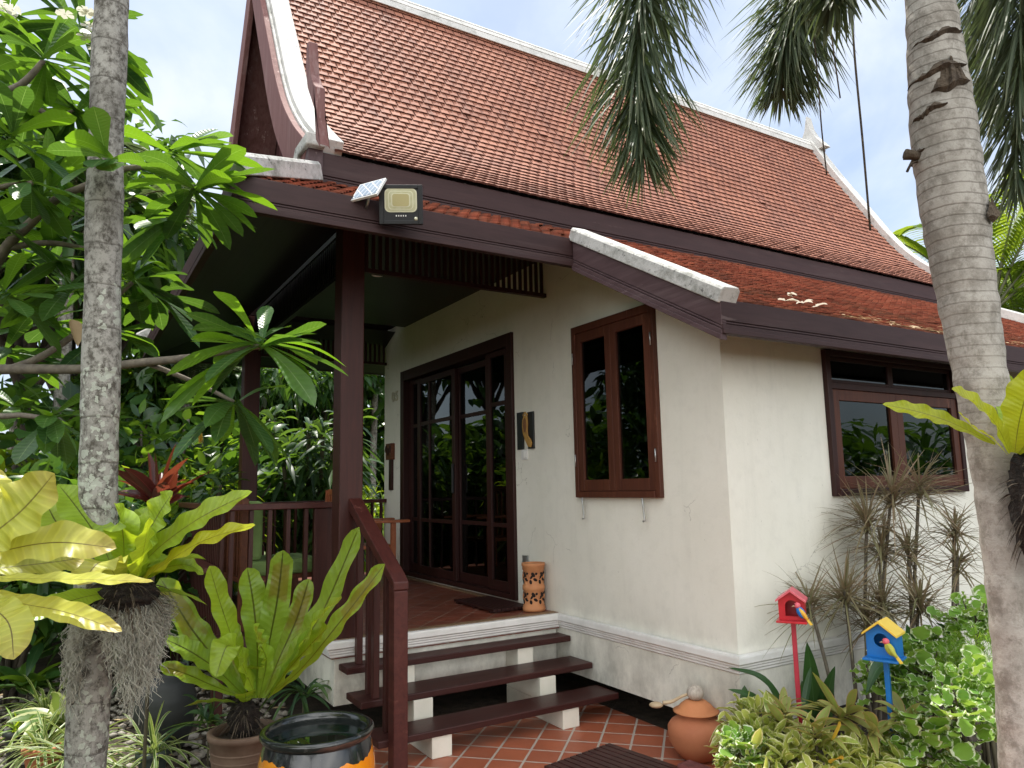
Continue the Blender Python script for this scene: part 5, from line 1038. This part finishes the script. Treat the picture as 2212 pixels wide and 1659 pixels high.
# ------------------------------------------------------------------ cordyline, flower bed plants on the right
CB = at(338, 1092, 4.2); CT = thing('red_cordyline', (CB[0], CB[1], GZ), 'red and orange leaved cordyline behind the left fern', 'plant')
m = MB(); m.tube([(CB[0], CB[1], z) for z in np.linspace(GZ, CB[2], 6)], .010, 8); m.build('stem', 'stem', CT)
f = Fol(); n = 22; D = rdir(n, -.15, 1.0); D[:, 2] += .45; f.batch(CB+RNG.normal(0, .015, (n, 3)), D, RNG.uniform(.28, .44, n), RNG.uniform(.034, .052, n), droop=RNG.uniform(.05, .35, n), n=9, prof='lance', m=5, fold=.35); f.build('foliage', 'cord', CT)
def dragon(stems, label, base):
    t = thing('dragon_tree', (base[0], base[1], GZ), label, 'plant', 'thin stemmed dragon trees by the side wall'); m = MB()
    for (px, py, d, n, L0) in stems:
        c = at(px, py, d); b = np.array((base[0]+random.uniform(-.07, .07), base[1]+random.uniform(-.07, .07), GZ)); mid = (b+c)/2+np.array((random.uniform(-.05, .05), random.uniform(-.05, .05), -.1)); m = MB(); m.tube(spline([b, mid, c], 14), np.linspace(.014, .010, 14), 7); m.build('stem', 'margs', t)
        f = Fol(); n = int(n*1.1); L0 *= 1.15; D = rdir(n, -.55, 1.0); D[:, 2] += .12; h = RNG.uniform(0, .12, n); f.batch(c-np.array((0, 0, 1))*h[:, None], D, L0*RNG.uniform(.7, 1.15, n), .0066, droop=RNG.uniform(.02, .5, n), n=7, prof='needle', m=3, fold=.4); f.build('leaf_head', 'marg', t)
for st, lab in (([(1872, 1112, 4.75, 100, .34), (1926, 1058, 4.8, 110, .36), (1902, 1172, 4.7, 90, .30)], 'tall dragon tree with spiky bronze heads rising under the side window'),
                ([(1986, 1040, 4.85, 95, .34), (1962, 1178, 4.7, 80, .30), (1985, 1288, 4.5, 110, .32)], 'dragon tree with spiky heads right of the window mullion, near the palm trunk'),
                ([(1824, 1272, 4.5, 120, .34), (1905, 1290, 4.6, 95, .28), (1872, 1330, 4.6, 70, .26)], 'low dragon tree with reddish spiky heads between the two birdhouses'),
                ([(2062, 1130, 4.7, 75, .27), (2068, 1200, 4.6, 60, .24)], 'small dragon tree against the wall just left of the right palm trunk'),
                ([(1746, 1290, 4.45, 85, .30)], 'single thin dragon tree directly behind the red birdhouse')):
    x_ = sum(q[0] for q in st)/len(st); b_ = at(x_, 1460, sum(q[2] for q in st)/len(st)); b_[0] = max(b_[0], .12); dragon(st, lab, b_)
def blades(nm, label, cat, pts_list, dep, mat, prof='lance', grp=None, part='leaf'):
    b = at(pts_list[0][0][0][0], pts_list[0][0][0][1], dep); t = thing(nm, (b[0], b[1], GZ), label, cat, grp)
    for q in pts_list: f = Fol(); px_leaf(f, q[0], dep, dep+(q[2] if len(q) > 2 else 0), q[1], wave=.04, fold=.3, prof=prof, m=5, n=16); f.build(part, mat, t)
    return t
blades('broad_leaf_plant', 'dark green broad bladed plant behind the crimson birdhouse pole', 'plant', [([(1764, 1600), (1758, 1520), (1752, 1450), (1743, 1386)], 20), ([(1770, 1600), (1780, 1540), (1790, 1490), (1804, 1438)], 18, -.1), ([(1758, 1600), (1750, 1540), (1740, 1500), (1732, 1470)], 17, .1), ([(1775, 1600), (1782, 1560), (1790, 1520), (1788, 1480)], 18, -.15)], 4.35, 'turm')
blades('crinum_lily', 'green arching strap leaved lily at the corner of the house', 'plant', [([(1720, 1620), (1680, 1510), (1640, 1462), (1572, 1442)], 9), ([(1705, 1620), (1660, 1545), (1625, 1505), (1572, 1489)], 9, -.1), ([(1700, 1640), (1640, 1560), (1612, 1520), (1608, 1480)], 14, .1), ([(1725, 1620), (1735, 1540), (1745, 1480), (1752, 1440)], 8, .2)], 4.1, 'turm', 'strap')
blades('broad_leaf_plant', 'dark glossy arching leaves between the blue birdhouse and the palm', 'plant', [([(1985, 1560), (1975, 1450), (1970, 1390), (1958, 1348)], 18), ([(1990, 1560), (2030, 1440), (2050, 1380), (2045, 1345)], 10), ([(1980, 1560), (1940, 1450), (1900, 1440), (1870, 1500)], 18, -.3), ([(2000, 1560), (2065, 1400), (2045, 1360), (2020, 1345)], 8, .1), ([(1985, 1560), (2000, 1450), (2010, 1400), (2016, 1370)], 12, .2)], 4.2, 'turm')
def rosette(nm, label, cat, px, py, d, n, L0, wd, mat, prof='lance', zr=(.05, .9), droop=.4, part='foliage', grp=None, fold=.3):
    c = at(px, py, d); t = thing(nm, (c[0], c[1], GZ), label, cat, grp); f = Fol(); D = rdir(n, *zr); f.batch(c+RNG.normal(0, .02, (n, 3)), D, L0*RNG.uniform(.6, 1.1, n), wd*RNG.uniform(.7, 1.15, n), droop=RNG.uniform(.3, 1.2, n)*droop, n=9, prof=prof, m=5, fold=fold); f.build(part, mat, t)
    m = MB(); m.tube([(c[0], c[1], z) for z in np.linspace(GZ, c[2]+.01, 5)], .006, 6); m.build('stem', 'stem', t); return t
for px, py, d, n, l_, lab in ((1822, 1548, 3.7, 18, .30, 'bronze and green strap leaved plant left of the blue pole foot'), (1950, 1560, 3.6, 15, .27, 'bronze tinted strap leaved plant right in front of the blue pole foot'), (1690, 1555, 3.75, 15, .26, 'bronze edged strap leaved plant left of the crimson pole'), (1762, 1590, 3.5, 14, .24, 'pale strap leaved plant just below the crimson pole foot'), (1885, 1590, 3.55, 13, .24, 'small bronze strap leaved plant between the two birdhouse poles')): rosette('bronze_ti_plant', lab, 'plant', px, py, d, n, l_, .026, 'ti', grp='bronze strap leaved plants in the bed')
def shrub(nm, label, cat, c, r, n, L0, wd, mat, prof='lance', zr=(-.3, 1), grp=None, m_=3, fold=.2, wave=0, stems=6, droop=.4, shell=.55, n_=5, vary=0):
    t = thing(nm, (c[0], c[1], GZ), label, cat, grp); f = Fol(); D = rdir(n, *zr); rad = RNG.uniform(shell, 1, n)[:, None]; B = np.array(c)+D*rad*np.array(r)
    q_ = RNG.uniform(.6-vary*.5, 1.2+vary*.4, n); f.batch(B, D*.7+RNG.normal(0, .5, (n, 3))+np.array((0, 0, .15)), L0*q_, wd*q_*RNG.uniform(.85, 1.1, n), droop=RNG.uniform(0, 1, n)*droop, n=n_, prof=prof, m=m_, fold=fold, wave=wave, freq=16); f.build('foliage', mat, t)
    m = MB()
    for k in range(stems):
        d = rdir(1, .2, 1)[0]; m.tube(spline([(c[0]+random.uniform(-.05, .05), c[1]+random.uniform(-.05, .05), GZ), tuple(np.array(c)-np.array((0, 0, .3*r[2]))), tuple(np.array(c)+d*np.array(r)*.8)], 8), np.linspace(.012, .004, 8), 5)
    m.build('stem', 'stem', t); return t
for px, py, d, r, lab in ((1622, 1600, 3.75, .14, 'yellow variegated shrub touching the terracotta jar'), (1640, 1560, 3.85, .19, 'cream edged leafy shrub at the wall corner behind the jar'), (1665, 1650, 3.55, .20, 'yellow variegated shrub in front of the crimson pole'), (1770, 1640, 3.5, .20, 'pale yellow leafed shrub at the bottom edge below the bronze plant'), (1850, 1650, 3.5, .18, 'yellow variegated shrub at the bottom edge left of the blue pole'), (1930, 1660, 3.5, .16, 'yellowing variegated shrub at the foot of the blue pole')):
    c = at(px, py, d); c[2] -= .085; shrub('variegated_shrub', lab, 'shrub', c, (r, r, r*1.05), 240, .115, .0235, 'pothos', 'lance', grp='low variegated shrubs along the bed', m_=5, fold=.3, wave=.08, droop=.7)
for px, py, d, r, lab in ((2010, 1455, 4.1, .22, 'round leaved white edged shrub right of the blue pole'), (1925, 1490, 4.15, .17, 'round leaved variegated shrub just behind the blue pole'), (2080, 1560, 3.5, .26, 'large round leaved variegated shrub beside the palm base'), (2000, 1640, 3.5, .20, 'round leaved shrub low at the bottom edge near the palm'), (2110, 1370, 4.1, .20, 'round leaved shrub against the wall behind the palm trunk'), (1604, 1640, 3.55, .10, 'small round leaved variegated plant at the jar side')):
    c = at(px, py, d); shrub('round_leaf_shrub', lab, 'shrub', c, (r, r, r*1.15), int(185*r/.2), .072, .040, 'poly', 'round', grp='round leaved variegated shrubs', m_=9, fold=.10, wave=.22, droop=.3, n_=10, shell=.35, vary=.45)
c = at(2112, 1445, 3.75); t = thing('feathery_fern', (c[0], c[1], GZ), 'bright green feathery fern beside the right palm trunk', 'fern')
f = Fol(); n = 2600; D = rdir(n, -.6, 1); f.batch(c+D*RNG.uniform(.1, 1, n)[:, None]*np.array((.19, .19, .22)), D+RNG.normal(0, .7, (n, 3)), RNG.uniform(.03, .07, n), .0016, droop=.3, n=3, prof='strap', m=2); f.build('foliage', 'wispy', t)
f = Fol(); f.batch(np.array([at(1795, 1600, 3.4), at(1795, 1650, 3.35)]), np.array([(.3, .2, 1), (.5, -.2, .5)]), .14, .03, n=8, prof='lance', m=5, fold=.3)
tag(f.build('yellow_leaf_pair', 'ylw'), 'two orange yellow dying leaves among the low shrubs', 'leaves')
# ------------------------------------------------------------------ small potted plants bottom left
def spider(label, px, py, d, L0, n, potmat, r, h, pl, wd=.0085, mat='spider'):
    c = at(px, py, d); t = potty('plant_pot', (c[0], c[1], GZ), r*.75, r, h, potmat, pl)
    q = np.array((c[0], c[1], GZ+h-.03)); s = thing('spider_plant', q, label, 'plant', 'potted spider plants'); f = Fol(); D = rdir(n, .15, 1.0); f.batch(q+RNG.normal(0, .02, (n, 3))*np.array((1, 1, 0)), D, L0*RNG.uniform(.6, 1.15, n), wd, droop=RNG.uniform(.2, .9, n), n=9, prof='strap', m=5, fold=.4); f.build('foliage', mat, s)
spider('striped spider plant in the grey green pot right of the mossy trunk', 330, 1640, 4.25, .44, 46, 'potgrey', .082, .15, 'small grey green plastic pot right of the mossy palm trunk', .008)
spider('striped spider plant just left of the mossy trunk base', 170, 1672, 4.15, .46, 75, 'potblack', .09, .15, 'black plastic pot at the bottom edge left of the palm trunk', .0085)
spider('striped spider plant in the terracotta pot', 92, 1650, 4.3, .42, 70, 'terra', .10, .17, 'terracotta pot half hidden by spider plant leaves', .0085)
spider('striped spider plant farther back on the pebbles', 100, 1560, 5.1, .46, 60, 'potblack', .1, .15, 'black pot behind the leafy plants on the left pebbles', .0095)
spider('wispy little plant in the small black pot at the left edge', 38, 1625, 4.6, .26, 30, 'potblack', .075, .17, 'small square black pot at the left edge', .007, 'bgl')
rosette('hosta_plant', 'broad light green leafy plant left of the mossy trunk', 'plant', 138, 1565, 4.75, 15, .46, .06, 'spider', 'lance', (.15, .95), .6); rosette('hosta_plant', 'dark broad leaved plant on the far left pebbles', 'plant', 60, 1490, 5.4, 17, .42, .06, 'bgm', 'lance', (.1, .9), .5)
rosette('hosta_plant', 'mid green low plant in the shade at the left edge', 'plant', 10, 1480, 5.8, 18, .40, .05, 'bgd', 'lance', (.1, .9), .5)
rosette('strap_leaf_plant', 'green strap leaved plant on the pebbles beside the brown pot', 'plant', 452, 1560, 4.4, 22, .34, .016, 'strap', 'strap', (.2, 1), .7)
rosette('strap_leaf_plant', 'dark strap leaved clump behind the potted fern on the left', 'plant', 385, 1385, 5.6, 44, .55, .02, 'strap', 'strap', (.0, 1), .7)
rosette('strap_leaf_plant', 'shaded strap leaved clump in the dark gap beside the porch base', 'plant', 655, 1500, 5.0, 26, .4, .014, 'strap', 'strap', (.2, 1), .8)
# pebbles and a few loose stones
from mathutils import noise as mn
def pebbles():
    import bmesh
    bm = bmesh.new(); bmesh.ops.create_icosphere(bm, subdivisions=1, radius=1); V0 = np.array([v.co[:] for v in bm.verts]); F0 = [[v.index for v in f.verts] for f in bm.faces]; bm.free()
    m = MB(); k = 0
    while k < 3000:
        x, y = random.uniform(-5.2, .6), random.uniform(-4.6, -1.9)
        if x > -1.62 and y > -2.62: continue
        s = random.uniform(.014, .036); V = V0*(1+RNG.normal(0, .10, (len(V0), 1)))*np.array((s*random.uniform(.8, 1.4), s, s*random.uniform(.45, .7))); a = random.uniform(0, 6.28); c_, s_ = math.cos(a), math.sin(a)
        V = V @ np.array(((c_, s_, 0), (-s_, c_, 0), (0, 0, 1))); m.add(V+np.array((x, y, GZ-.03+s*.5+random.uniform(0, .012))), F0, random.random(), True); k += 1
    mt, nt = _mat('pebble_stone'); a = N(nt, 'ShaderNodeAttribute', attribute_name='rnd'); c = ramp(nt, a.outputs['Fac'], [(0, (.22, .20, .17)), (.4, (.38, .35, .30)), (.75, (.52, .49, .44)), (1, (.30, .24, .18))]); c = mixc(nt, noise(nt, coords(nt), 60, 4), c, (.2, .18, .15)); finish(nt, c, .8); MT['peb'] = mt
    tag(m.build('pebbles', 'peb'), kind='stuff')
pebbles()

# debris: torn white shreds and dry leaves on the skirt roof, litter on the ground
for i, (px, py) in enumerate(((1702, 636), (1697, 650), (1735, 655), (1765, 662))):
    d = np.array((SK, 0, 1.)); cdir = _fw+CR*(px-1106)/F_+CU*(829.5-py)/F_; t_ = ((skz(0)+.03-SK*0)-CAM[2]-SK*CAM[0])/(cdir[2]+SK*cdir[0]); p = CAM+cdir*t_
    f = Fol(); f.batch(np.repeat([p], 3, 0), rdir(3, .05, .5), RNG.uniform(.05, .11, 3), .014, droop=.3, n=6, prof='lance', m=3, fold=.5, wave=.2); o = f.build('torn_shred', 'petal'); tag(o, 'white torn shred lying on the orange skirt tiles near the eave', 'debris', 'white shreds on the skirt roof')
n = 170; x_ = BX-RNG.exponential(.05, n)-.01; f = Fol(); B = np.stack([x_, RNG.uniform(.75, 3.4, n), skz(x_)+.024], 1); D = rdir(n, -.15, .2); D[:, 2] -= .3*D[:, 0]; f.batch(B, D, RNG.uniform(.03, .10, n), RNG.uniform(.004, .010, n), droop=.1, n=4, prof='lance', m=3); tag(f.build('roof_leaf_litter', 'dry'), kind='stuff')
n = 420; f = Fol(); B = np.stack([RNG.uniform(-5.5, .4, n), RNG.uniform(-4.8, -1.9, n), np.full(n, GZ+.012)], 1); B = B[~((B[:, 0] > -1.65) & (B[:, 1] > -2.6))]; n = len(B); f.batch(B, rdir(n, -.05, .25), RNG.uniform(.04, .12, n), RNG.uniform(.008, .02, n), droop=.1, n=5, prof='lance', m=3, fold=.3); tag(f.build('ground_leaf_litter', 'dry'), kind='stuff')
# ------------------------------------------------------------------ garden behind: each plant a thing, copies share their meshes
def proto_shrub(nm, n, L0, wd, mat, prof, r, h, label, droop=.5, stems=7, m_=3):
    t = thing(nm, (0, 0, 0), label, 'shrub'); f = Fol(); D = rdir(n, -.75, 1); rad = RNG.uniform(.35, 1, n)[:, None]**.6; lump = 1+.22*np.sin(3*np.arctan2(D[:, 1], D[:, 0])+1)[:, None]*np.cos(4*D[:, 2:3]); B = np.array((0, 0, h*.55))+D*rad*lump*np.array((r, r, h*.45))
    f.batch(B, D*.8+RNG.normal(0, .45, (n, 3)), L0*RNG.uniform(.6, 1.2, n), wd*RNG.uniform(.7, 1.2, n), droop=RNG.uniform(.1, 1, n)*droop, n=5, prof=prof, m=m_, fold=.2); f.build('foliage', mat, t, False)
    m = MB()
    for k in range(stems):
        d = rdir(1, .1, 1)[0]; m.tube(spline([(random.uniform(-.1, .1), random.uniform(-.1, .1), 0), (d[0]*r*.3, d[1]*r*.3, h*.4), (d[0]*r*.8, d[1]*r*.8, h*.55+d[2]*h*.4)], 8), np.linspace(.028, .008, 8), 6)
    m.build('stem', 'trunkd', t, 0, False); return t
def proto_areca(label, n=11, h=2.6, mat='areca', L0=.42, trunk=.0, rt=.045, nm='areca_palm'):
    t = thing(nm, (0, 0, 0), label, 'palm tree'); m = MB()
    if trunk: m.tube([(.03*math.sin(z), .02*math.cos(z*1.3), z) for z in np.linspace(0, trunk, 14)], rt, 12); m.build('trunk', 'barkL', t, 0, False)
    for k in range(n):
        a = k*2.4+random.uniform(-.3, .3); e = random.uniform(.5, 1.25); R = (h)*random.uniform(.55, 1.0); b = np.array((0, 0, trunk)); d = np.array((math.cos(a)*math.cos(e), math.sin(a)*math.cos(e), math.sin(e)))
        pts = [b, b+d*R*.35, b+d*R*.7-np.array((0, 0, .08*R)), b+d*R*1.0-np.array((0, 0, .34*R))]
        R_ = spline(pts, 30); f = Fol(); f.tube(R_, np.linspace(.02, .004, 30), 5, 1); T = np.gradient(R_, axis=0); T /= np.linalg.norm(T, axis=1)[:, None]; kk = 74; u = np.linspace(.24, .99, kk); i = (u*29).astype(int); S = np.cross(T[i], (0, 0, 1)); S /= np.linalg.norm(S, axis=1)[:, None]+1e-6
        sg = np.where(np.arange(kk) % 2 == 0, 1, -1); B = np.array([[np.interp(q*29, range(30), R_[:, c]) for c in range(3)] for q in u])
        f.batch(B, T[i]*.75+S*sg[:, None]+np.array((0, 0, .25)), L0*np.clip(np.sin(PI*np.clip(u*.95, 0, 1))*1.25, .25, 1), .017, droop=.45, n=5, prof='strap', m=3, fold=.3); o = f.build('frond', [mat, 'rachis'], t, False)
    return t
def proto_corn(label, h=2.4, heads=4):
    t = thing('corn_plant', (0, 0, 0), label, 'plant'); m = MB(); f = Fol()
    for k in range(heads):
        x, y, z = random.uniform(-.35, .35), random.uniform(-.35, .35), h*random.uniform(.6, 1.0) if k else h
        m.tube(spline([(x*.3, y*.3, 0), (x*.7, y*.7, z*.5), (x, y, z)], 10), .028, 7); n = 90; hh = RNG.uniform(-.65, .04, n)*z; D = rdir(n, -.3, .9); D[hh > -.12, 2] += .7
        f.batch(np.array((x, y, z))+np.stack([0*hh, 0*hh, hh], 1), D, RNG.uniform(.38, .62, n), .033, droop=RNG.uniform(.4, 1.1, n), n=8, prof='strap', m=3, fold=.25)
    m.build('stem', 'stem', t, 0, False); f.build('foliage', 'strap', t, False); return t
def proto_banana(label, h=2.0, n=9, mat='bgl', wd=.13, L0=.9):
    t = thing('heliconia', (0, 0, 0), label, 'plant'); f = Fol(); s = Fol()
    for k in range(n):
        b = np.array((random.uniform(-.25, .25), random.uniform(-.25, .25), 0)); tp = b+np.array((random.uniform(-.3, .3), random.uniform(-.3, .3), h*random.uniform(.45, .8))); s.tube(spline([b, (b+tp)/2, tp], 8), np.linspace(.02, .009, 8), 6)
        D = rdir(1, .3, 1); f.batch(tp[None], D, L0*random.uniform(.6, 1.1), wd*random.uniform(.7, 1.1), droop=random.uniform(.2, .7), n=12, prof='lance', m=5, fold=.2, wave=.05)
    s.build('stalk', 'bgm', t, False); f.build('foliage', mat, t, False); return t
def proto_tree(label, h, r, n, L0, wd, mat, prof='lance', nm='garden_tree'):
    t = thing(nm, (0, 0, 0), label, 'tree'); m = MB(); f = Fol(); tr = h*.45; m.tube(spline([(0, 0, 0), (.1, .05, tr*.5), (0, 0, tr)], 12), np.linspace(.11, .075, 12), 10); m.build('trunk', 'trunkd', t, 0, False); m = MB()
    for k in range(15):
        d = rdir(1, -.2, 1)[0]; c = np.array((0, 0, h*.68))+d*np.array((r, r, h*.3))*random.uniform(.5, .9); m.tube(spline([(0, 0, tr*random.uniform(.75, 1)), tuple((np.array((0, 0, tr))+c)/2+np.array((0, 0, .15))), tuple(c)], 9), np.linspace(.05, .012, 9), 6); q = n//15; D = rdir(q); s = r*random.uniform(.30, .46)
        f.batch(c+D*RNG.uniform(.3, 1, q)[:, None]*s*np.array((1, 1, .75)), D*.6+RNG.normal(0, .5, (q, 3))-np.array((0, 0, .2)), L0*RNG.uniform(.6, 1.2, q), wd*RNG.uniform(.7, 1.2, q), droop=RNG.uniform(.2, .8, q), n=4, prof=prof, m=3, fold=.2)
    m.build('branch', 'trunkd', t, 0, False); f.build('crown', mat, t, False); return t
G = lambda px, d: tuple(at(px, 1055, d)[:2])+(GZ-.02,)
def plant(pr, px, d, sc, label, group, first=[]):
    loc = G(px, d); rz = random.uniform(0, 6.28)
    if id(pr) not in first: first.append(id(pr)); o = pr; o.location = loc; o.rotation_euler = (0, 0, rz); o.scale = (sc,)*3; o['label'] = label; o['group'] = group
    else: o = copy_tree(pr, loc, rz, sc, label, group)
    return o
sA = proto_shrub('broadleaf_shrub', 620, .26, .055, 'bgd', 'lance', .95, 2.0, 'x'); sB = proto_shrub('leafy_shrub', 760, .19, .04, 'bgm', 'lance', .8, 1.7, 'x'); sC = proto_shrub('ginger_clump', 420, .42, .036, 'bgl', 'lance', .8, 1.9, 'x', 1.0); sD = proto_corn('x'); sE = proto_areca('x'); sF = proto_areca('x', 10, 2.0, 'frond', .45, 3.4, .06, 'tall_palm'); sG = proto_banana('x')
tA = proto_tree('x', 6.5, 2.2, 2600, .30, .055, 'bgd'); tB = proto_tree('x', 5.4, 1.9, 2400, .26, .06, 'bgm')
gs_, gp_, gc_, gt_ = 'dense shrubs behind the left garden', 'palms behind the left garden', 'drooping strap leaved plants behind the porch', 'tall trees behind the left garden'
for pr, px, d, sc, lab, g in (
    (sA, 60, 6.2, .95, 'dark broad leaved shrub behind the far left yellow fern', gs_), (sA, 300, 6.6, .82, 'dark broad leaved shrub right of the mossy palm trunk behind the red cordyline', gs_), (sB, 200, 7.6, 1.15, 'mid green leafy shrub directly behind the mossy palm trunk', gs_), (sC, 395, 8.0, 1.0, 'bright long leaved ginger clump left of the far porch post', gs_), (sC, 20, 8.5, 1.25, 'sunlit long leaved ginger clump at the far left edge', gs_), (sB, 330, 9.0, 1.5, 'tall mid green shrub above the red cordyline', gs_),
    (sA, 470, 9.6, 1.25, 'dark shrub behind the bay railing left of the far post', gs_), (sA, 130, 9.0, 1.6, 'big dark shrub in the shade left of the mossy trunk', gs_), (sD, 430, 7.6, .72, 'strap leaved plant in front of the dark shrubs left of the far post', gc_), (sD, 672, 9.4, 1.0, 'tall drooping strap leaved plant seen between the two porch posts', gc_), (sD, 705, 10.4, 1.1, 'paler drooping strap leaved plant close to the near post', gc_), (sD, 585, 10.5, .95, 'drooping strap leaved plant just right of the far porch post', gc_), (sD, 545, 12.5, 1.2, 'strap leaved plant behind the far porch post', gc_),
    (sG, 612, 10.8, .85, 'bright lime backlit heliconia seen over the porch rail', 'backlit heliconia plants'), (sG, 262, 8.2, 1.0, 'bright backlit heliconia between the mossy trunk and the cordyline', 'backlit heliconia plants'), (sG, 25, 7.2, .9, 'bright backlit heliconia at the left edge above the yellow fern', 'backlit heliconia plants'), (sG, 640, 13.0, 1.2, 'yellow green heliconia far behind the porch', 'backlit heliconia plants'),
    (sE, 285, 9.5, 1.25, 'yellow green feather palm below the front roof edge', gp_), (sE, 815, 13.0, 1.3, 'sunlit yellow green feather palm in the gap between near post and wall', gp_), (sE, 100, 10.5, 1.6, 'big feather palm behind the frangipani branches', gp_), (sE, 500, 13.5, 1.4, 'feather palm in the far shade behind the porch', gp_), (sC, 822, 11.0, .85, 'bright long leaved clump low in the gap beside the wall', gs_),
    (sF, 808, 16.5, 1.25, 'slender palm with a bare pale trunk in the gap beside the wall', gp_), (sF, 210, 12.0, 1.5, 'tall dark palm rising behind the mossy trunk', gp_), (sF, 20, 12.5, 1.7, 'tall dark palm at the left edge of the garden', gp_), (sF, 395, 13.0, .95, 'slender palm left of the gable below the roof line', gp_),
    (sF, 110, 9.0, 1.42, 'tall palm with drooping leaflets above the frangipani', gp_), (tA, 40, 11.0, 1.25, 'tall dark tree filling the upper left corner', gt_), (tB, 150, 13.0, 1.4, 'mid green tree behind the mossy trunk', gt_), (tB, 340, 14.0, .86, 'lower tree below the sky gap left of the gable', gt_), (tA, 520, 15.0, .85, 'dark tree behind the porch posts', gt_), (tA, 690, 16.5, .95, 'dark tree far behind between the porch posts', gt_), (tA, -120, 9.0, 1.15, 'dark tree beyond the left edge', gt_), (tB, 440, 16.0, .9, 'mid green tree peeping under the front roof edge', gt_)):
    plant(pr, px, d, sc, lab, g)
# right background and the garden that the windows mirror
gr = 'palms behind the right palm trunk'; gm = 'garden plants mirrored in the windows'
sH = proto_areca('x', 13, 2.5, 'areca', .55, 3.0, .06, 'tall_palm')
for pr, px, d, sc, lab in ((sH, 2185, 13.0, 1.55, 'bright feather palm behind the roof end, nearest the right trunk'), (sH, 2255, 13.6, 1.35, 'bright palm cut by the right edge of the view'), (sH, 2150, 16.5, 1.5, 'farther bright palm just right of the right trunk')): plant(pr, px, d, sc, lab, gr)
def place(pr, x, y, sc, lab): copy_tree(pr, (x, y, GZ), random.uniform(0, 6.28), sc, lab, gm)
for pr, x, y, sc, lab in ((tA, -6.5, -6.6, .8, 'dark tree mirrored in the sliding door'), (sF, -4.6, -5.6, 1.0, 'tall palm mirrored in the sliding door'), (sD, -5.6, -5.2, 1.0, 'drooping plant mirrored low in the sliding door'), (sA, -7.5, -5.2, 1.2, 'dark shrub mirrored in the sliding door'), (sF, 4.6, 3.4, .95, 'palm mirrored in the side window'), (tA, 6.6, 6.0, .8, 'dark tree mirrored in the side window'), (sE, 5.4, 5.2, 1.1, 'feather palm mirrored in the side window'), (tB, 1.2, -7.5, .95, 'tree mirrored in the front casement'), (sA, .2, -5.6, 1.2, 'dark shrub mirrored in the front casement'), (sE, -1.6, -6.8, 1.2, 'feather palm mirrored in the front casement'), (tA, 6.8, -6.2, .9, 'dark tree shading the viewer from behind')): place(pr, x, y, sc, lab)
# the far mass of leaves that closes the view
f = Fol(); n = 15000; ang = RNG.uniform(math.radians(120), math.radians(225), n); rad = RNG.uniform(17, 23, n); B = np.stack([CAM[0]+rad*np.cos(ang), CAM[1]+rad*np.sin(ang), GZ+RNG.random(n)**.9*(4.0+1.2*np.sin(ang*9)+.8*np.sin(ang*23))], 1)
f.batch(B, rdir(n, -.6, .8), RNG.uniform(.6, 1.0, n), RNG.uniform(.13, .2, n), droop=.4, n=4, prof='lance', m=3)
ang = RNG.uniform(math.radians(60), math.radians(118), 3500); rad = RNG.uniform(18, 24, 3500); B = np.stack([CAM[0]+rad*np.cos(ang), CAM[1]+rad*np.sin(ang), GZ+RNG.random(3500)*3.2], 1); f.batch(B, rdir(3500, -.6, .8), RNG.uniform(.5, .9, 3500), RNG.uniform(.09, .16, 3500), droop=.4, n=4, prof='lance', m=3)
tag(f.build('distant_foliage', 'bgd'), kind='stuff')
